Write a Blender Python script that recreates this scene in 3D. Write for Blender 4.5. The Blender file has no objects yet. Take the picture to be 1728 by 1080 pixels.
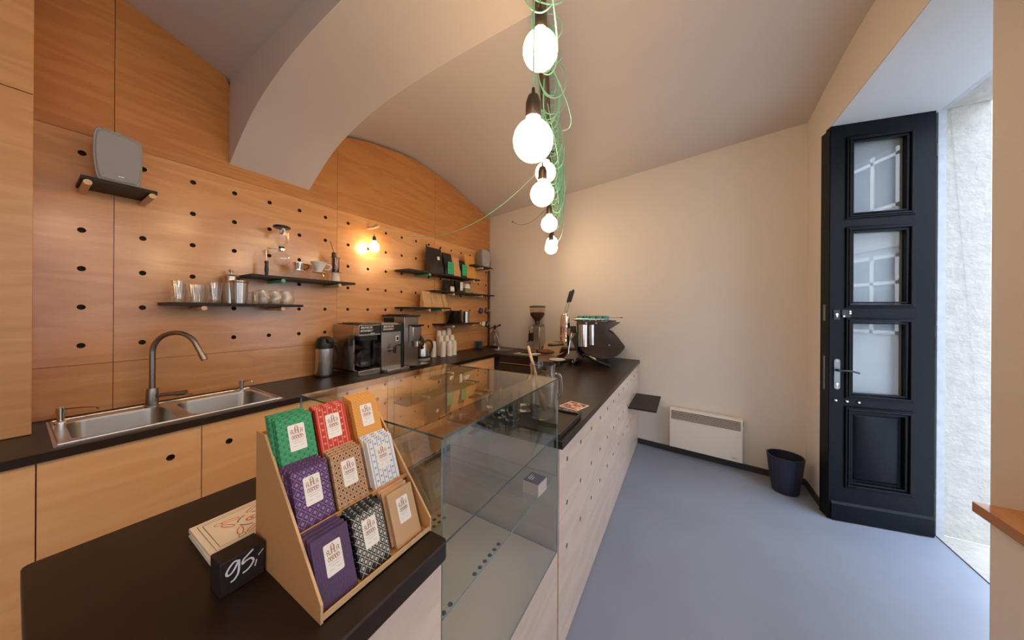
import bpy, bmesh, math, random
from mathutils import Matrix, Vector
R = math.radians
PI = math.pi
random.seed(7)
S = bpy.context.scene
COL = S.collection

# ------------------------------------------------------------------ camera
yaw, roll = .5314, .0061
F = Vector((-math.sin(yaw), math.cos(yaw), 0)); Rt = Vector((math.cos(yaw), math.sin(yaw), 0)); U = Vector((0, 0, 1))
R3 = Rt*math.cos(roll)+U*math.sin(roll); U3 = U*math.cos(roll)-Rt*math.sin(roll)
cam = bpy.data.cameras.new('camera'); camo = bpy.data.objects.new('camera', cam); COL.objects.link(camo)
camo.matrix_world = Matrix(((R3.x, U3.x, -F.x, 0), (R3.y, U3.y, -F.y, 0), (R3.z, U3.z, -F.z, 1.5), (0, 0, 0, 1)))
cam.sensor_fit = 'HORIZONTAL'; cam.sensor_width = 36; cam.lens = 496.5/1728*36
cam.shift_y = -(540-525.3)/1728; cam.clip_start = .02
S.camera = camo

# ------------------------------------------------------------------ world, daylight, exposure
w = bpy.data.worlds.new('world'); S.world = w; w.use_nodes = True
nt = w.node_tree; nt.nodes.clear()
bgn = nt.nodes.new('ShaderNodeBackground'); won = nt.nodes.new('ShaderNodeOutputWorld')
bgn.inputs[0].default_value = (.70, .82, 1, 1); bgn.inputs[1].default_value = 6.3
nt.links.new(bgn.outputs[0], won.inputs[0])
def portal(name, loc, rot, sx, sy):
    l = bpy.data.lights.new(name, 'AREA'); l.shape = 'RECTANGLE'; l.size = sx; l.size_y = sy
    l.cycles.is_portal = True
    o = bpy.data.objects.new(name, l); COL.objects.link(o); o.location = loc; o.rotation_euler = rot
portal('door_daylight', (1.74, 2.55, 1.45), (0, R(90), 0), 2.9, 1.35)
portal('window_daylight', (1.5, .65, 1.8), (0, R(90), 0), 2.0, 2.0)
portal('window_daylight', (1.5, -1.9, 1.8), (0, R(90), 0), 2.0, 1.7)
S.view_settings.view_transform = 'Standard'; S.view_settings.look = 'None'
S.view_settings.gamma = 1; S.view_settings.use_curve_mapping = False
S.view_settings.exposure = 0.42
S.render.film_transparent = False
try:
    S.cycles.max_bounces = 10; S.cycles.transparent_max_bounces = 24; S.cycles.diffuse_bounces = 6
    S.cycles.glossy_bounces = 5; S.cycles.caustics_refractive = False; S.cycles.caustics_reflective = False
except Exception: pass

# ------------------------------------------------------------------ materials
MATS = {}
def mat(name, col=(.8,.8,.8), rough=.5, metal=0, spec=.5, coat=0, var=0, vscale=20, bump=0, bscale=60, coatr=.1):
    if name in MATS: return MATS[name]
    m = bpy.data.materials.new(name); m.use_nodes = True; MATS[name] = m
    n = m.node_tree.nodes; l = m.node_tree.links; b = n['Principled BSDF']
    b.inputs['Base Color'].default_value = (*col, 1); b.inputs['Roughness'].default_value = rough
    b.inputs['Metallic'].default_value = metal; b.inputs['Specular IOR Level'].default_value = spec
    b.inputs['Coat Weight'].default_value = coat; b.inputs['Coat Roughness'].default_value = coatr
    tc = n.new('ShaderNodeTexCoord')
    if var:
        no = n.new('ShaderNodeTexNoise'); no.inputs['Scale'].default_value = vscale; no.inputs['Detail'].default_value = 4
        l.new(tc.outputs['Object'], no.inputs['Vector'])
        mx = n.new('ShaderNodeMix'); mx.data_type = 'RGBA'
        mx.inputs[6].default_value = (*[c*(1-var) for c in col], 1); mx.inputs[7].default_value = (*[min(1, c*(1+var)) for c in col], 1)
        l.new(no.outputs[0], mx.inputs[0]); l.new(mx.outputs[2], b.inputs['Base Color'])
    if bump:
        no = n.new('ShaderNodeTexNoise'); no.inputs['Scale'].default_value = bscale; no.inputs['Detail'].default_value = 5
        l.new(tc.outputs['Object'], no.inputs['Vector'])
        bp = n.new('ShaderNodeBump'); bp.inputs['Strength'].default_value = bump; bp.inputs['Distance'].default_value = .01
        l.new(no.outputs[0], bp.inputs['Height']); l.new(bp.outputs[0], b.inputs['Normal'])
    return m
def wood(name, c1, c2, sc, rough=.38, coat=.3, dist=3.0, rnd=True, coatr=.22):
    """plywood veneer: stretched, wavy contour grain. sc: scale vector (small along the grain)"""
    m = bpy.data.materials.new(name); m.use_nodes = True; MATS[name] = m
    n = m.node_tree.nodes; l = m.node_tree.links; b = n['Principled BSDF']
    tc = n.new('ShaderNodeTexCoord'); oi = n.new('ShaderNodeObjectInfo')
    mp = n.new('ShaderNodeMapping'); mp.inputs['Scale'].default_value = sc
    l.new(tc.outputs['Object'], mp.inputs['Vector'])
    if rnd:
        mu = n.new('ShaderNodeVectorMath'); mu.operation = 'SCALE'; mu.inputs[0].default_value = (7, 11, 5)
        l.new(oi.outputs['Random'], mu.inputs['Scale']); l.new(mu.outputs[0], mp.inputs['Location'])
    big = n.new('ShaderNodeTexNoise'); big.inputs['Scale'].default_value = 1.0; big.inputs['Detail'].default_value = 2; big.inputs['Distortion'].default_value = .6
    l.new(mp.outputs[0], big.inputs['Vector'])
    wv = n.new('ShaderNodeMath'); wv.operation = 'MULTIPLY'; wv.inputs[1].default_value = 9*dist
    l.new(big.outputs[0], wv.inputs[0])
    sn = n.new('ShaderNodeMath'); sn.operation = 'SINE'; l.new(wv.outputs[0], sn.inputs[0])
    fine = n.new('ShaderNodeTexNoise'); fine.inputs['Scale'].default_value = 9; fine.inputs['Detail'].default_value = 5
    mp2 = n.new('ShaderNodeMapping'); mp2.inputs['Scale'].default_value = [s*(1 if s == min(sc) else 3) for s in sc]
    l.new(tc.outputs['Object'], mp2.inputs['Vector']); l.new(mp2.outputs[0], fine.inputs['Vector'])
    a = n.new('ShaderNodeMath'); a.operation = 'MULTIPLY_ADD'; a.inputs[1].default_value = .24; a.inputs[2].default_value = .0
    l.new(sn.outputs[0], a.inputs[0])
    ad = n.new('ShaderNodeMath'); ad.operation = 'MULTIPLY_ADD'; ad.inputs[1].default_value = .75
    l.new(fine.outputs[0], ad.inputs[0]); l.new(a.outputs[0], ad.inputs[2])
    mx = n.new('ShaderNodeMix'); mx.data_type = 'RGBA'; mx.inputs[6].default_value = (*c1, 1); mx.inputs[7].default_value = (*c2, 1)
    l.new(ad.outputs[0], mx.inputs[0]); l.new(mx.outputs[2], b.inputs['Base Color'])
    b.inputs['Roughness'].default_value = rough; b.inputs['Coat Weight'].default_value = coat; b.inputs['Coat Roughness'].default_value = coatr
    return m
def glass(name, tint=(.97,.985,.975), ior=1.45, gain=1.0, rough=0.0, ior2=None):
    m = bpy.data.materials.new(name); m.use_nodes = True; MATS[name] = m
    n = m.node_tree.nodes; l = m.node_tree.links; n.clear()
    t = n.new('ShaderNodeBsdfTransparent'); t.inputs[0].default_value = (*tint, 1)
    g = n.new('ShaderNodeBsdfGlossy'); g.inputs['Roughness'].default_value = rough; g.inputs['Color'].default_value = (1, 1, 1, 1)
    f = n.new('ShaderNodeFresnel'); f.inputs[0].default_value = ior
    mu = n.new('ShaderNodeMath'); mu.operation = 'MULTIPLY'; mu.inputs[1].default_value = gain; mu.use_clamp = True
    x = n.new('ShaderNodeMixShader'); o = n.new('ShaderNodeOutputMaterial')
    ge = n.new('ShaderNodeNewGeometry'); nb = n.new('ShaderNodeMath'); nb.operation = 'SUBTRACT'; nb.inputs[0].default_value = 1; l.new(ge.outputs['Backfacing'], nb.inputs[1])
    m2 = n.new('ShaderNodeMath'); m2.operation = 'MULTIPLY'; l.new(mu.outputs[0], m2.inputs[0]); l.new(nb.outputs[0], m2.inputs[1])
    l.new(f.outputs[0], mu.inputs[0]); l.new(m2.outputs[0], x.inputs[0]); l.new(t.outputs[0], x.inputs[1]); l.new(g.outputs[0], x.inputs[2]); l.new(x.outputs[0], o.inputs[0])
    return m
def emit(name, col, s):
    m = bpy.data.materials.new(name); m.use_nodes = True; MATS[name] = m
    n = m.node_tree.nodes; l = m.node_tree.links; n.clear()
    e = n.new('ShaderNodeEmission'); e.inputs[0].default_value = (*col, 1); e.inputs[1].default_value = s
    o = n.new('ShaderNodeOutputMaterial'); l.new(e.outputs[0], o.inputs[0]); return m

PLY = wood('birch_plywood', (.60, .26, .085), (.76, .38, .14), (1, 1.1, 7), rough=.34, coat=1.0, coatr=.2)
PLYF = wood('birch_plywood_front', (.72, .53, .42), (.86, .68, .55), (1, 1.1, 7), rough=.4, coat=.25)
PLYV = wood('beech_door_plywood', (.86, .46, .20), (.95, .58, .28), (1, .9, 7), rough=.4, coat=.25)
PLYC = wood('cupboard_plywood', (.58, .28, .10), (.72, .38, .16), (1, .9, 8), rough=.4, coat=.25)
PLYE = wood('plywood_edge', (.30, .13, .05), (.50, .24, .10), (.6, .6, 60), rough=.5, coat=.1)
LEDGE = wood('ledge_veneer', (.50, .24, .09), (.62, .32, .13), (9, 1, 9), rough=.4, coat=.2)
DOWEL = mat('beech_dowel', (.72, .48, .28), .5, var=.1)
DOWG = mat('green_dowel', (.10, .45, .25), .45)
DARKHOLE = mat('painted_hole_shade', (.035, .018, .010), .9)  # near-black lining and hole ends stand in for the shade inside
BLACKTOP = mat('black_linoleum_top', (.019, .010, .006), .38, var=.25, vscale=9, coat=.0, spec=.45)
BLACKSH = mat('black_shelf_board', (.018, .014, .012), .5, spec=.3)
WALLM = mat('cream_plaster', (.72, .68, .63), .85, var=.03, vscale=3, bump=.06, bscale=120)
CEILM = mat('ceiling_plaster', (.58, .53, .50), .9, var=.03, vscale=2, bump=.05, bscale=80)
NICHEM = mat('niche_plaster', (.55, .56, .57), .8, var=.03, vscale=4)
FLOORM = mat('grey_screed_floor', (.25, .285, .36), .40, var=.20, vscale=1.7, bump=.03, bscale=8, spec=.4)
BASEB = mat('dark_baseboard_paint', (.035, .035, .045), .5)
STONE = mat('weathered_stone', (.44, .42, .38), .9, var=.22, vscale=14, bump=.8, bscale=35)
STEEL = mat('brushed_steel', (.58, .55, .52), .26, metal=1, var=.05, vscale=40)
STEELD = mat('satin_steel', (.36, .33, .30), .34, metal=1)
CHROME = mat('polished_chrome', (.85, .85, .86), .08, metal=1)
BRASS = mat('warm_copper', (.75, .45, .28), .2, metal=1)
BLACKPL = mat('black_plastic', (.012, .012, .013), .35)
BLACKGL = mat('gloss_black', (.010, .010, .012), .12, coat=.5)
BLACKMT = mat('matt_black', (.02, .02, .022), .7)
GREYSP = mat('grey_speaker_shell', (.30, .29, .28), .5, var=.05)
GREYGR = mat('grey_speaker_grille', (.36, .34, .33), .6, bump=.3, bscale=900)
GLASS = glass('case_glass', (.93, .955, .945), 1.5, 1.6)
GLEDGE = mat('glass_cut_edge', (.012, .045, .035), .15, spec=.8)
GLEDGEB = mat('glass_front_edge', (.20, .30, .33), .12, spec=.8)
CLEAR = glass('clear_glass', (.96, .965, .96), 1.45, 1.7)
CLEAR2 = glass('tumbler_glass', (.97, .975, .97), 1.45, 2.6)
HOLEP = mat('hole_ply', (.34, .20, .12), .8)
def realglass(name, col=(.98, .99, .985), ior=1.45):
    m = mat(name, col, 0.0); b = m.node_tree.nodes['Principled BSDF']
    b.inputs['Transmission Weight'].default_value = 1; b.inputs['IOR'].default_value = ior; return m
TUMB = realglass('solid_clear_glass')
WATER = glass('water', (.93, .95, .95), 1.33, 1.2)
PANE = glass('window_pane', (.90, .93, .95), 1.5, 1.5)
SODAGL = glass('soda_bottle_glass', (.78, .72, .64), 1.45, 2.2)
CARD = mat('kraft_cardboard', (.56, .285, .105), .75, var=.07, vscale=200)
CARDE = mat('cardboard_cut_edge', (.66, .42, .22), .8, var=.12, vscale=300)
WHITEP = mat('white_paper', (.83, .80, .75), .7)
CREAMP = mat('cream_paper', (.80, .72, .60), .7)
CUPM = mat('paper_cup', (.80, .74, .64), .65)
INKR = mat('label_brown_ink', (.30, .06, .02), .7)
INKG = mat('label_grey_ink', (.42, .38, .36), .7)
INKO = mat('orange_ink', (.75, .16, .05), .7)
INKD = mat('grey_green_ink', (.14, .15, .12), .7)
CHALK = mat('white_chalk_ink', (.80, .80, .86), .7)
CABLE = mat('mint_cable', (.24, .60, .40), .55)
BULB = emit('bulb_light', (1, .67, .37), 33)
SOCK = mat('lamp_socket', (.035, .022, .016), .4)
PIPE = mat('dark_pipe', (.05, .03, .02), .45)
TEALS = mat('grey_teal_glaze', (.14, .26, .26), .35)
TEAL = mat('teal_glaze', (.10, .36, .33), .3)
HEAT = mat('heater_enamel', (.78, .74, .66), .45)
DOORM = mat('black_door_paint', (.006, .007, .010), .36, var=.3, vscale=30, bump=.12, bscale=40, spec=.13)
GREYM = mat('aged_metal', (.22, .23, .25), .4, metal=.8)
BINM = mat('navy_plastic', (.020, .022, .050), .45)
BAGB = mat('black_foil', (.014, .010, .010), .35, bump=.6, bscale=40)
BAGK = mat('kraft_pouch', (.58, .34, .15), .7, bump=.5, bscale=40, var=.06)
BAGO = mat('ochre_pouch', (.66, .32, .07), .65, bump=.5, bscale=40)
GREENL = mat('green_label', (.03, .42, .16), .6)
BEANS = mat('coffee_beans', (.06, .022, .012), .6, bump=1, bscale=200)
CLOTH = mat('brown_cloth', (.16, .06, .035), .9, bump=.8, bscale=80)
WHITEC = mat('white_ceramic', (.82, .80, .76), .2)

# ------------------------------------------------------------------ mesh builder
class M:
    def __init__(s): s.v = []; s.f = []; s.mi = []; s.xf = Matrix.Identity(4); s.m = 0
    def add(s, vs, fs, mi=None):
        b = len(s.v); s.v += [s.xf @ Vector(p) for p in vs]
        s.f += [[b+i for i in f] for f in fs]; s.mi += [s.m if mi is None else mi]*len(fs); return s
    def box(s, x0, y0, z0, x1, y1, z1, mi=None):
        vs = [(x0,y0,z0),(x1,y0,z0),(x1,y1,z0),(x0,y1,z0),(x0,y0,z1),(x1,y0,z1),(x1,y1,z1),(x0,y1,z1)]
        return s.add(vs, [(3,2,1,0),(4,5,6,7),(0,1,5,4),(1,2,6,5),(2,3,7,6),(3,0,4,7)], mi)
    def prism(s, poly, ax, a, b, mi=None, capmi=None):
        """poly: 2d points; ax: 'x' -> (y,z), 'y' -> (x,z), 'z' -> (x,y); extruded from a to b"""
        def P(p, t): return {'x': (t, p[0], p[1]), 'y': (p[0], t, p[1]), 'z': (p[0], p[1], t)}[ax]
        n = len(poly); s.add([P(p, a) for p in poly]+[P(p, b) for p in poly],
              [[i, (i+1) % n, n+(i+1) % n, n+i] for i in range(n)], mi)
        s.add([P(p, a) for p in poly], [list(range(n))[::-1]], capmi if capmi is not None else mi)
        s.add([P(p, b) for p in poly], [list(range(n))], capmi if capmi is not None else mi); return s
    def lathe(s, prof, c=(0,0,0), seg=24, mi=None, ax='z', closed=False):
        vs = []; fs = []
        for (r, z) in prof:
            for k in range(seg):
                a = 2*PI*k/seg; x, y = r*math.cos(a), r*math.sin(a)
                vs.append({'z': (c[0]+x, c[1]+y, c[2]+z), 'x': (c[0]+z, c[1]+x, c[2]+y), 'y': (c[0]+x, c[1]+z, c[2]+y)}[ax])
        for i in range(len(prof)-1):
            for k in range(seg):
                k2 = (k+1) % seg; fs.append((i*seg+k, i*seg+k2, (i+1)*seg+k2, (i+1)*seg+k))
        return s.add(vs, fs, mi)
    def cyl(s, c, r, h, seg=20, ax='z', mi=None, r2=None):
        r2 = r if r2 is None else r2
        return s.lathe([(0, 0), (r, 0), (r2, h), (0, h)], c, seg, mi, ax)
    def tube(s, path, r, seg=8, mi=None, cap=True, rs=None, sharp=False):
        if not sharp and len(path) >= 3:
            q = [Vector(p) for p in path]; k = 5 if len(q) < 13 else 3; out = []; ro = []; n = len(q)
            for i in range(n-1):
                p0, p1, p2, p3 = q[max(i-1, 0)], q[i], q[i+1], q[min(i+2, n-1)]
                for j in range(k):
                    t = j/k; out.append(.5*((2*p1)+(p2-p0)*t+(2*p0-5*p1+4*p2-p3)*t*t+(3*p1-p0-3*p2+p3)*t**3))
                    if rs: ro.append(rs[i]*(1-t)+rs[i+1]*t)
            out.append(q[-1]); path = out
            if rs: ro.append(rs[-1]); rs = ro
        P = [Vector(p) for p in path]; n = len(P); vs = []; fs = []
        t = (P[1]-P[0]).normalized(); up = Vector((0, 0, 1)) if abs(t.z) < .9 else Vector((1, 0, 0))
        nrm = t.cross(up).normalized()
        for i in range(n):
            t = (P[min(i+1, n-1)]-P[max(i-1, 0)]).normalized()
            nrm = (nrm-t*nrm.dot(t)).normalized(); bi = t.cross(nrm)
            rr = rs[i] if rs else r
            for k in range(seg):
                a = 2*PI*k/seg; vs.append(tuple(P[i]+(nrm*math.cos(a)+bi*math.sin(a))*rr))
        for i in range(n-1):
            for k in range(seg):
                k2 = (k+1) % seg; fs.append((i*seg+k, i*seg+k2, (i+1)*seg+k2, (i+1)*seg+k))
        if cap: fs += [list(range(seg))[::-1], [(n-1)*seg+k for k in range(seg)]]
        return s.add(vs, fs, mi)
    def loft(s, secs, mi=None, cap=True):
        n = len(secs[0]); vs = [p for q in secs for p in q]; fs = []
        for i in range(len(secs)-1):
            for k in range(n):
                k2 = (k+1) % n; fs.append((i*n+k, i*n+k2, (i+1)*n+k2, (i+1)*n+k))
        if cap: fs += [list(range(n))[::-1], [(len(secs)-1)*n+k for k in range(n)]]
        return s.add(vs, fs, mi)
    def ribbon(s, pts, w, f, mi=None):
        """flat stroke; pts 2d, f maps (u,v)->3d"""
        n = len(pts); L = []; Rr = []
        for i in range(n):
            a = pts[max(i-1, 0)]; b = pts[min(i+1, n-1)]; dx, dy = b[0]-a[0], b[1]-a[1]; q = math.hypot(dx, dy) or 1
            nx, ny = -dy/q*w/2, dx/q*w/2
            L.append(f(pts[i][0]+nx, pts[i][1]+ny)); Rr.append(f(pts[i][0]-nx, pts[i][1]-ny))
        return s.add(L+Rr, [(i, i+1, n+i+1, n+i) for i in range(n-1)], mi)
    def build(s, name, mats, parent=None, bevel=0, smooth=True, bseg=2, loc=None, ang=35, fixn=True, **tagkw):
        me = bpy.data.meshes.new(name); me.from_pydata([tuple(v) for v in s.v], [], s.f)
        if not isinstance(mats, (list, tuple)): mats = [mats]
        for m in mats: me.materials.append(m)
        me.polygons.foreach_set('material_index', s.mi)
        if fixn:
            bm = bmesh.new(); bm.from_mesh(me); bmesh.ops.remove_doubles(bm, verts=bm.verts, dist=1e-6)
            bmesh.ops.recalc_face_normals(bm, faces=bm.faces); bm.to_mesh(me); bm.free()
        if smooth:
            me.polygons.foreach_set('use_smooth', [True]*len(me.polygons)); me.set_sharp_from_angle(angle=R(ang))
        me.update()
        o = bpy.data.objects.new(name, me); COL.objects.link(o)
        if loc is not None: o.location = loc
        if parent is not None: o.parent = parent
        if bevel:
            md = o.modifiers.new('bevel', 'BEVEL'); md.width = bevel; md.segments = bseg; md.limit_method = 'ANGLE'; md.angle_limit = R(40)
            md.harden_normals = False
        return tag(o, **tagkw)
def tag(o, label=None, cat=None, group=None, kind=None):
    if label: o['label'] = label
    if cat: o['category'] = cat
    if group: o['group'] = group
    if kind: o['kind'] = kind
    return o
def thing(name, label, cat, loc=(0,0,0), rz=0, group=None, rot=None):
    o = bpy.data.objects.new(name, None); COL.objects.link(o); o.empty_display_size = .05
    o.location = loc; o.rotation_euler = rot if rot else (0, 0, rz)
    return tag(o, label, cat, group)
def dup(root, loc, label=None, rz=None, group=None, rot=None, scale=None):
    r = root.copy(); COL.objects.link(r); r.location = loc
    if rz is not None: r.rotation_euler = (0, 0, rz)
    if rot is not None: r.rotation_euler = rot
    if scale is not None: r.scale = scale
    if label: r['label'] = label
    if group: r['group'] = group
    for ch in list(root.children):
        c = ch.copy(); COL.objects.link(c); c.parent = r
        for g in list(ch.children):
            d = g.copy(); COL.objects.link(d); d.parent = c
    return r
def ring(cx, cy, r, n=16, a0=0, a1=2*PI):
    return [(cx+r*math.cos(a0+(a1-a0)*k/n), cy+r*math.sin(a0+(a1-a0)*k/n)) for k in range(n if abs(a1-a0-2*PI) < 1e-6 else n+1)]
def holed(m, outer, holes, ax, front, back, rad, mi=0, hmi=1, seg=16, depth=.03):
    """panel with real round holes: front skin, rim, hole walls and closed hole ends"""
    bm = bmesh.new(); es = []
    for loop in [outer]+[ring(h[0], h[1], rad, seg) for h in holes]:
        vs = [bm.verts.new((p[0], p[1], 0)) for p in loop]
        es += [bm.edges.new((vs[i], vs[(i+1) % len(vs)])) for i in range(len(vs))]
    bmesh.ops.triangle_fill(bm, use_beauty=True, use_dissolve=False, edges=es)
    bm.verts.index_update(); P2 = [(v.co.x, v.co.y) for v in bm.verts]; T = [[v.index for v in f.verts] for f in bm.faces]; bm.free()
    def P(p, t): return {'x': (t, p[0], p[1]), 'y': (p[0], t, p[1]), 'z': (p[0], p[1], t)}[ax]
    m.add([P(p, front) for p in P2], T, mi)
    n = len(outer); m.add([P(p, front) for p in outer]+[P(p, back) for p in outer], [[i, (i+1) % n, n+(i+1) % n, n+i] for i in range(n)]+[list(range(n, 2*n))], mi)
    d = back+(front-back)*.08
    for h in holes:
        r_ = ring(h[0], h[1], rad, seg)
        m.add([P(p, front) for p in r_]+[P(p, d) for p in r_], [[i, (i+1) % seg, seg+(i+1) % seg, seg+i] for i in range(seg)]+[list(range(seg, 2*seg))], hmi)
    return m
def text_mesh(m, txt, size, f, mi=None, sx=1.0, bold=False, align='CENTER', shear=0):
    cu = bpy.data.curves.new('t', 'FONT'); cu.body = txt; cu.size = size; cu.align_x = align; cu.align_y = 'CENTER'; cu.shear = shear
    cu.resolution_u = 2
    if bold: cu.offset = size*.02
    o = bpy.data.objects.new('t', cu); COL.objects.link(o)
    dg = bpy.context.evaluated_depsgraph_get(); me = bpy.data.meshes.new_from_object(o.evaluated_get(dg))
    m.add([f(v.co.x*sx, v.co.y) for v in me.vertices], [list(p.vertices) for p in me.polygons], mi)
    bpy.data.objects.remove(o); bpy.data.curves.remove(cu); bpy.data.meshes.remove(me)
    return m
def interp(tab, x):
    if x <= tab[0][0]: return tab[0][1]
    for (a, b), (c, d) in zip(tab, tab[1:]):
        if x <= c: return b+(d-b)*(x-a)/(c-a)
    return tab[-1][1]
def smooth_tab(tab, x):
    xs = [t[0] for t in tab]
    if x <= xs[0]: return tab[0][1]
    if x >= xs[-1]: return tab[-1][1]
    i = max(k for k in range(len(tab)-1) if xs[k] <= x)
    def sl(k):
        if k == 0: return (tab[1][1]-tab[0][1])/(xs[1]-xs[0])
        if k == len(tab)-1: return (tab[-1][1]-tab[-2][1])/(xs[-1]-xs[-2])
        return (tab[k+1][1]-tab[k-1][1])/(xs[k+1]-xs[k-1])
    h = xs[i+1]-xs[i]; t = (x-xs[i])/h
    return (2*t**3-3*t*t+1)*tab[i][1]+(t**3-2*t*t+t)*h*sl(i)+(-2*t**3+3*t*t)*tab[i+1][1]+(t**3-t*t)*h*sl(i+1)
def rrect(x0, y0, x1, y1, r, n=4):
    pts = []
    for cx, cy, a in ((x1-r, y1-r, 0), (x0+r, y1-r, PI/2), (x0+r, y0+r, PI), (x1-r, y0+r, 1.5*PI)):
        pts += [(cx+r*math.cos(a+PI/2*k/n), cy+r*math.sin(a+PI/2*k/n)) for k in range(n+1)]
    return pts
# ================================================================== SETTING
WX = -2.703
def yb(x): return 3.607-.103*x
CT = .95          # counter height
def st(m, name, mats, **k): return m.build(name, mats, kind='structure', **k)
m = M(); m.box(-3.0, -3.2, -.1, 1.47, 4.2, 0); st(m, 'floor', FLOORM)
m = M(); m.box(-3.0, -3.2, 0, -2.80, 4.2, 3.6); st(m, 'wall_left', WALLM)
m = M(); m.prism([(-2.9, yb(-2.9)), (1.7, yb(1.7)), (1.7, 4.3), (-2.9, 4.3)], 'z', 0, 3.6); st(m, 'wall_back', WALLM)
m = M(); m.box(-2.9, -3.4, 0, 1.7, -3.2, 3.6); st(m, 'wall_front', WALLM)
# right wall with the door niche and two window niches (room face X = .915)
m = M()
m.prism([(.915, 3.17), (1.47, 3.20), (1.47, 4.0), (.915, 4.0)], 'z', 0, 3.6)          # far side of the door niche
m.prism([(.915, 1.72), (1.47, 1.72), (1.47, 1.9)], 'z', 0, 2.87)                        # pier between door and window
m.prism([(.915, 1.72), (1.47, 1.72), (1.47, 3.2), (.915, 3.17)], 'z', 2.87, 3.6)
m.box(.915, -.35, 0, 1.47, 1.72, .806); m.box(.915, -.35, 2.8, 1.47, 1.72, 3.6); m.box(1.12, 1.0, .806, 1.47, 1.72, 2.8)  # last block: unseen, added to keep window light off the pier
m.box(.915, -1.0, 0, 1.47, -.35, 3.6); m.box(.915, -2.8, 0, 1.47, -1.0, .806); m.box(.915, -2.8, 2.8, 1.47, -1.0, 3.6)
m.box(.915, -3.2, 0, 1.47, -2.8, 3.6)
st(m, 'wall_right', WALLM)
m = M(); m.box(.917, 1.73, 2.864, 1.469, 3.19, 2.871)
m.prism([(.93, 3.165), (1.47, 3.194), (1.47, 3.2), (.93, 3.172)], 'z', 0, 2.864); st(m, 'trim_1', NICHEM)
# vaulted ceiling
B1 = [(-3.3, 2.9), (-2, 3.2), (-1, 3.38), (-.3, 3.36), (.3, 3.225), (.76, 3.08)]
B2L = [(1.25, 3.0), (1.62, 3.14), (1.86, 3.2), (2.3, 3.262), (2.64, 3.243), (2.96, 3.205), (3.2, 3.15), (3.47, 3.085), (3.9, 2.99)]
B2R = [(1.25, 3.08), (1.6, 3.17), (2, 3.235), (2.44, 3.262), (2.76, 3.257), (3.08, 3.222), (3.32, 3.185), (3.51, 3.16), (3.9, 3.1)]
def zc(x, y):
    if y < 1.0: return smooth_tab(B1, y)
    t = (x-WX)/(.915-WX); return smooth_tab(B2L, y)*(1-t)+smooth_tab(B2R, y)*t
def grid(fn, us, vs):
    m = M(); P = [fn(u, v) for u in us for v in vs]; nv = len(vs)
    m.add(P, [(i*nv+j, i*nv+j+1, (i+1)*nv+j+1, (i+1)*nv+j) for i in range(len(us)-1) for j in range(nv-1)]); return m
lin = lambda a, b, n: [a+(b-a)*k/n for k in range(n+1)]
m = grid(lambda x, y: (x, y, zc(x, y)), lin(-2.82, .96, 12), lin(-3.3, .76, 30))
g2 = grid(lambda x, y: (x, y, zc(x, y)), lin(-2.82, .96, 12), lin(1.25, 4.1, 34)); m.add([tuple(v) for v in g2.v], g2.f)
st(m, 'ceiling', CEILM)
m = M(); m.box(-3, -3.5, 3.6, 1.8, 4.4, 3.7); st(m, 'ceiling', CEILM)  # unseen slab added above the vault to stop sky light leaking in
# transverse arch band (rib)
RIB = [(0, 2.92), (.2, 2.915), (.47, 2.88), (.68, 2.80), (.80, 2.72), (.88, 2.64), (.95, 2.56), (1.0, 2.50)]
def zr(x): return smooth_tab(RIB, min(1, abs(x+.894)/1.809))
xs = lin(WX, .915, 60)
m = M(); poly = [(x, zr(x)) for x in xs]+[(.915, 3.55), (WX, 3.55)]
m.prism(poly, 'y', .755, 1.254); m.build('ceiling', CEILM, kind='structure', ang=30)
# baseboard
m = M(); m.prism([(-.46, yb(-.46)), (.915, yb(.915)), (.915, yb(.915)-.012), (-.46, yb(-.46)-.012)], 'z', 0, .055); st(m, 'baseboard_back', BASEB)
m = M(); m.box(.903, 3.17, 0, .915, yb(.91), .055); st(m, 'baseboard_right', BASEB)
# door surround, threshold, street
m = M(); m.box(1.47, 1.9, -.1, 1.95, 3.2, .002); m.box(1.466, 1.9, -.1, 1.47, 3.2, .004, 1); st(m, 'trim_2', [STONE, BASEB])
m = M(); m.box(1.505, 3.2, 0, 1.705, 3.6, 3.3); m.box(1.505, 1.5, 0, 1.705, 1.9, 3.3); m.box(1.505, 1.9, 2.88, 1.705, 3.2, 3.3); st(m, 'trim_3', STONE, bevel=.006)
m = M(); m.box(1.47, 3.17, 0, 1.505, 3.6, 2.95); m.box(1.47, 1.5, 0, 1.505, 1.93, 2.95); m.box(1.47, 1.93, 2.87, 1.505, 3.17, 2.95)
st(m, 'trim_4', mat('frame_grey_paint', (.42, .44, .47), .5, var=.25, vscale=18))
m = M(); m.box(1.95, -12, -.2, 14, 20, -.12); st(m, 'floor', mat('street_paving', (.42, .42, .42), .85, var=.2, vscale=3))
# windows: near niche, and an unseen rear one added for daylight fill
def window(n, y0, y1):
    m = M(); x0, x1 = 1.42, 1.47; z0, z1 = .84, 2.8; b = .06
    for a in ((y0, z0, y1, z0+b), (y0, z1-b, y1, z1), (y0, z0, y0+b, z1), (y1-b, z0, y1, z1), ((y0+y1)/2-.03, z0, (y0+y1)/2+.03, z1), (y0, 2.15, y1, 2.2)):
        m.box(x0, a[0], a[1], x1, a[2], a[3])
    w_ = st(m, 'window_%d' % n, WHITEC, bevel=.004)
    g = M(); g.box(1.443, y0+b, z0+b, 1.447, y1-b, z1-b); g.build('pane', PANE, w_)
window(1, -.35, 1.0); window(2, -2.8, -1.0)
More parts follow.
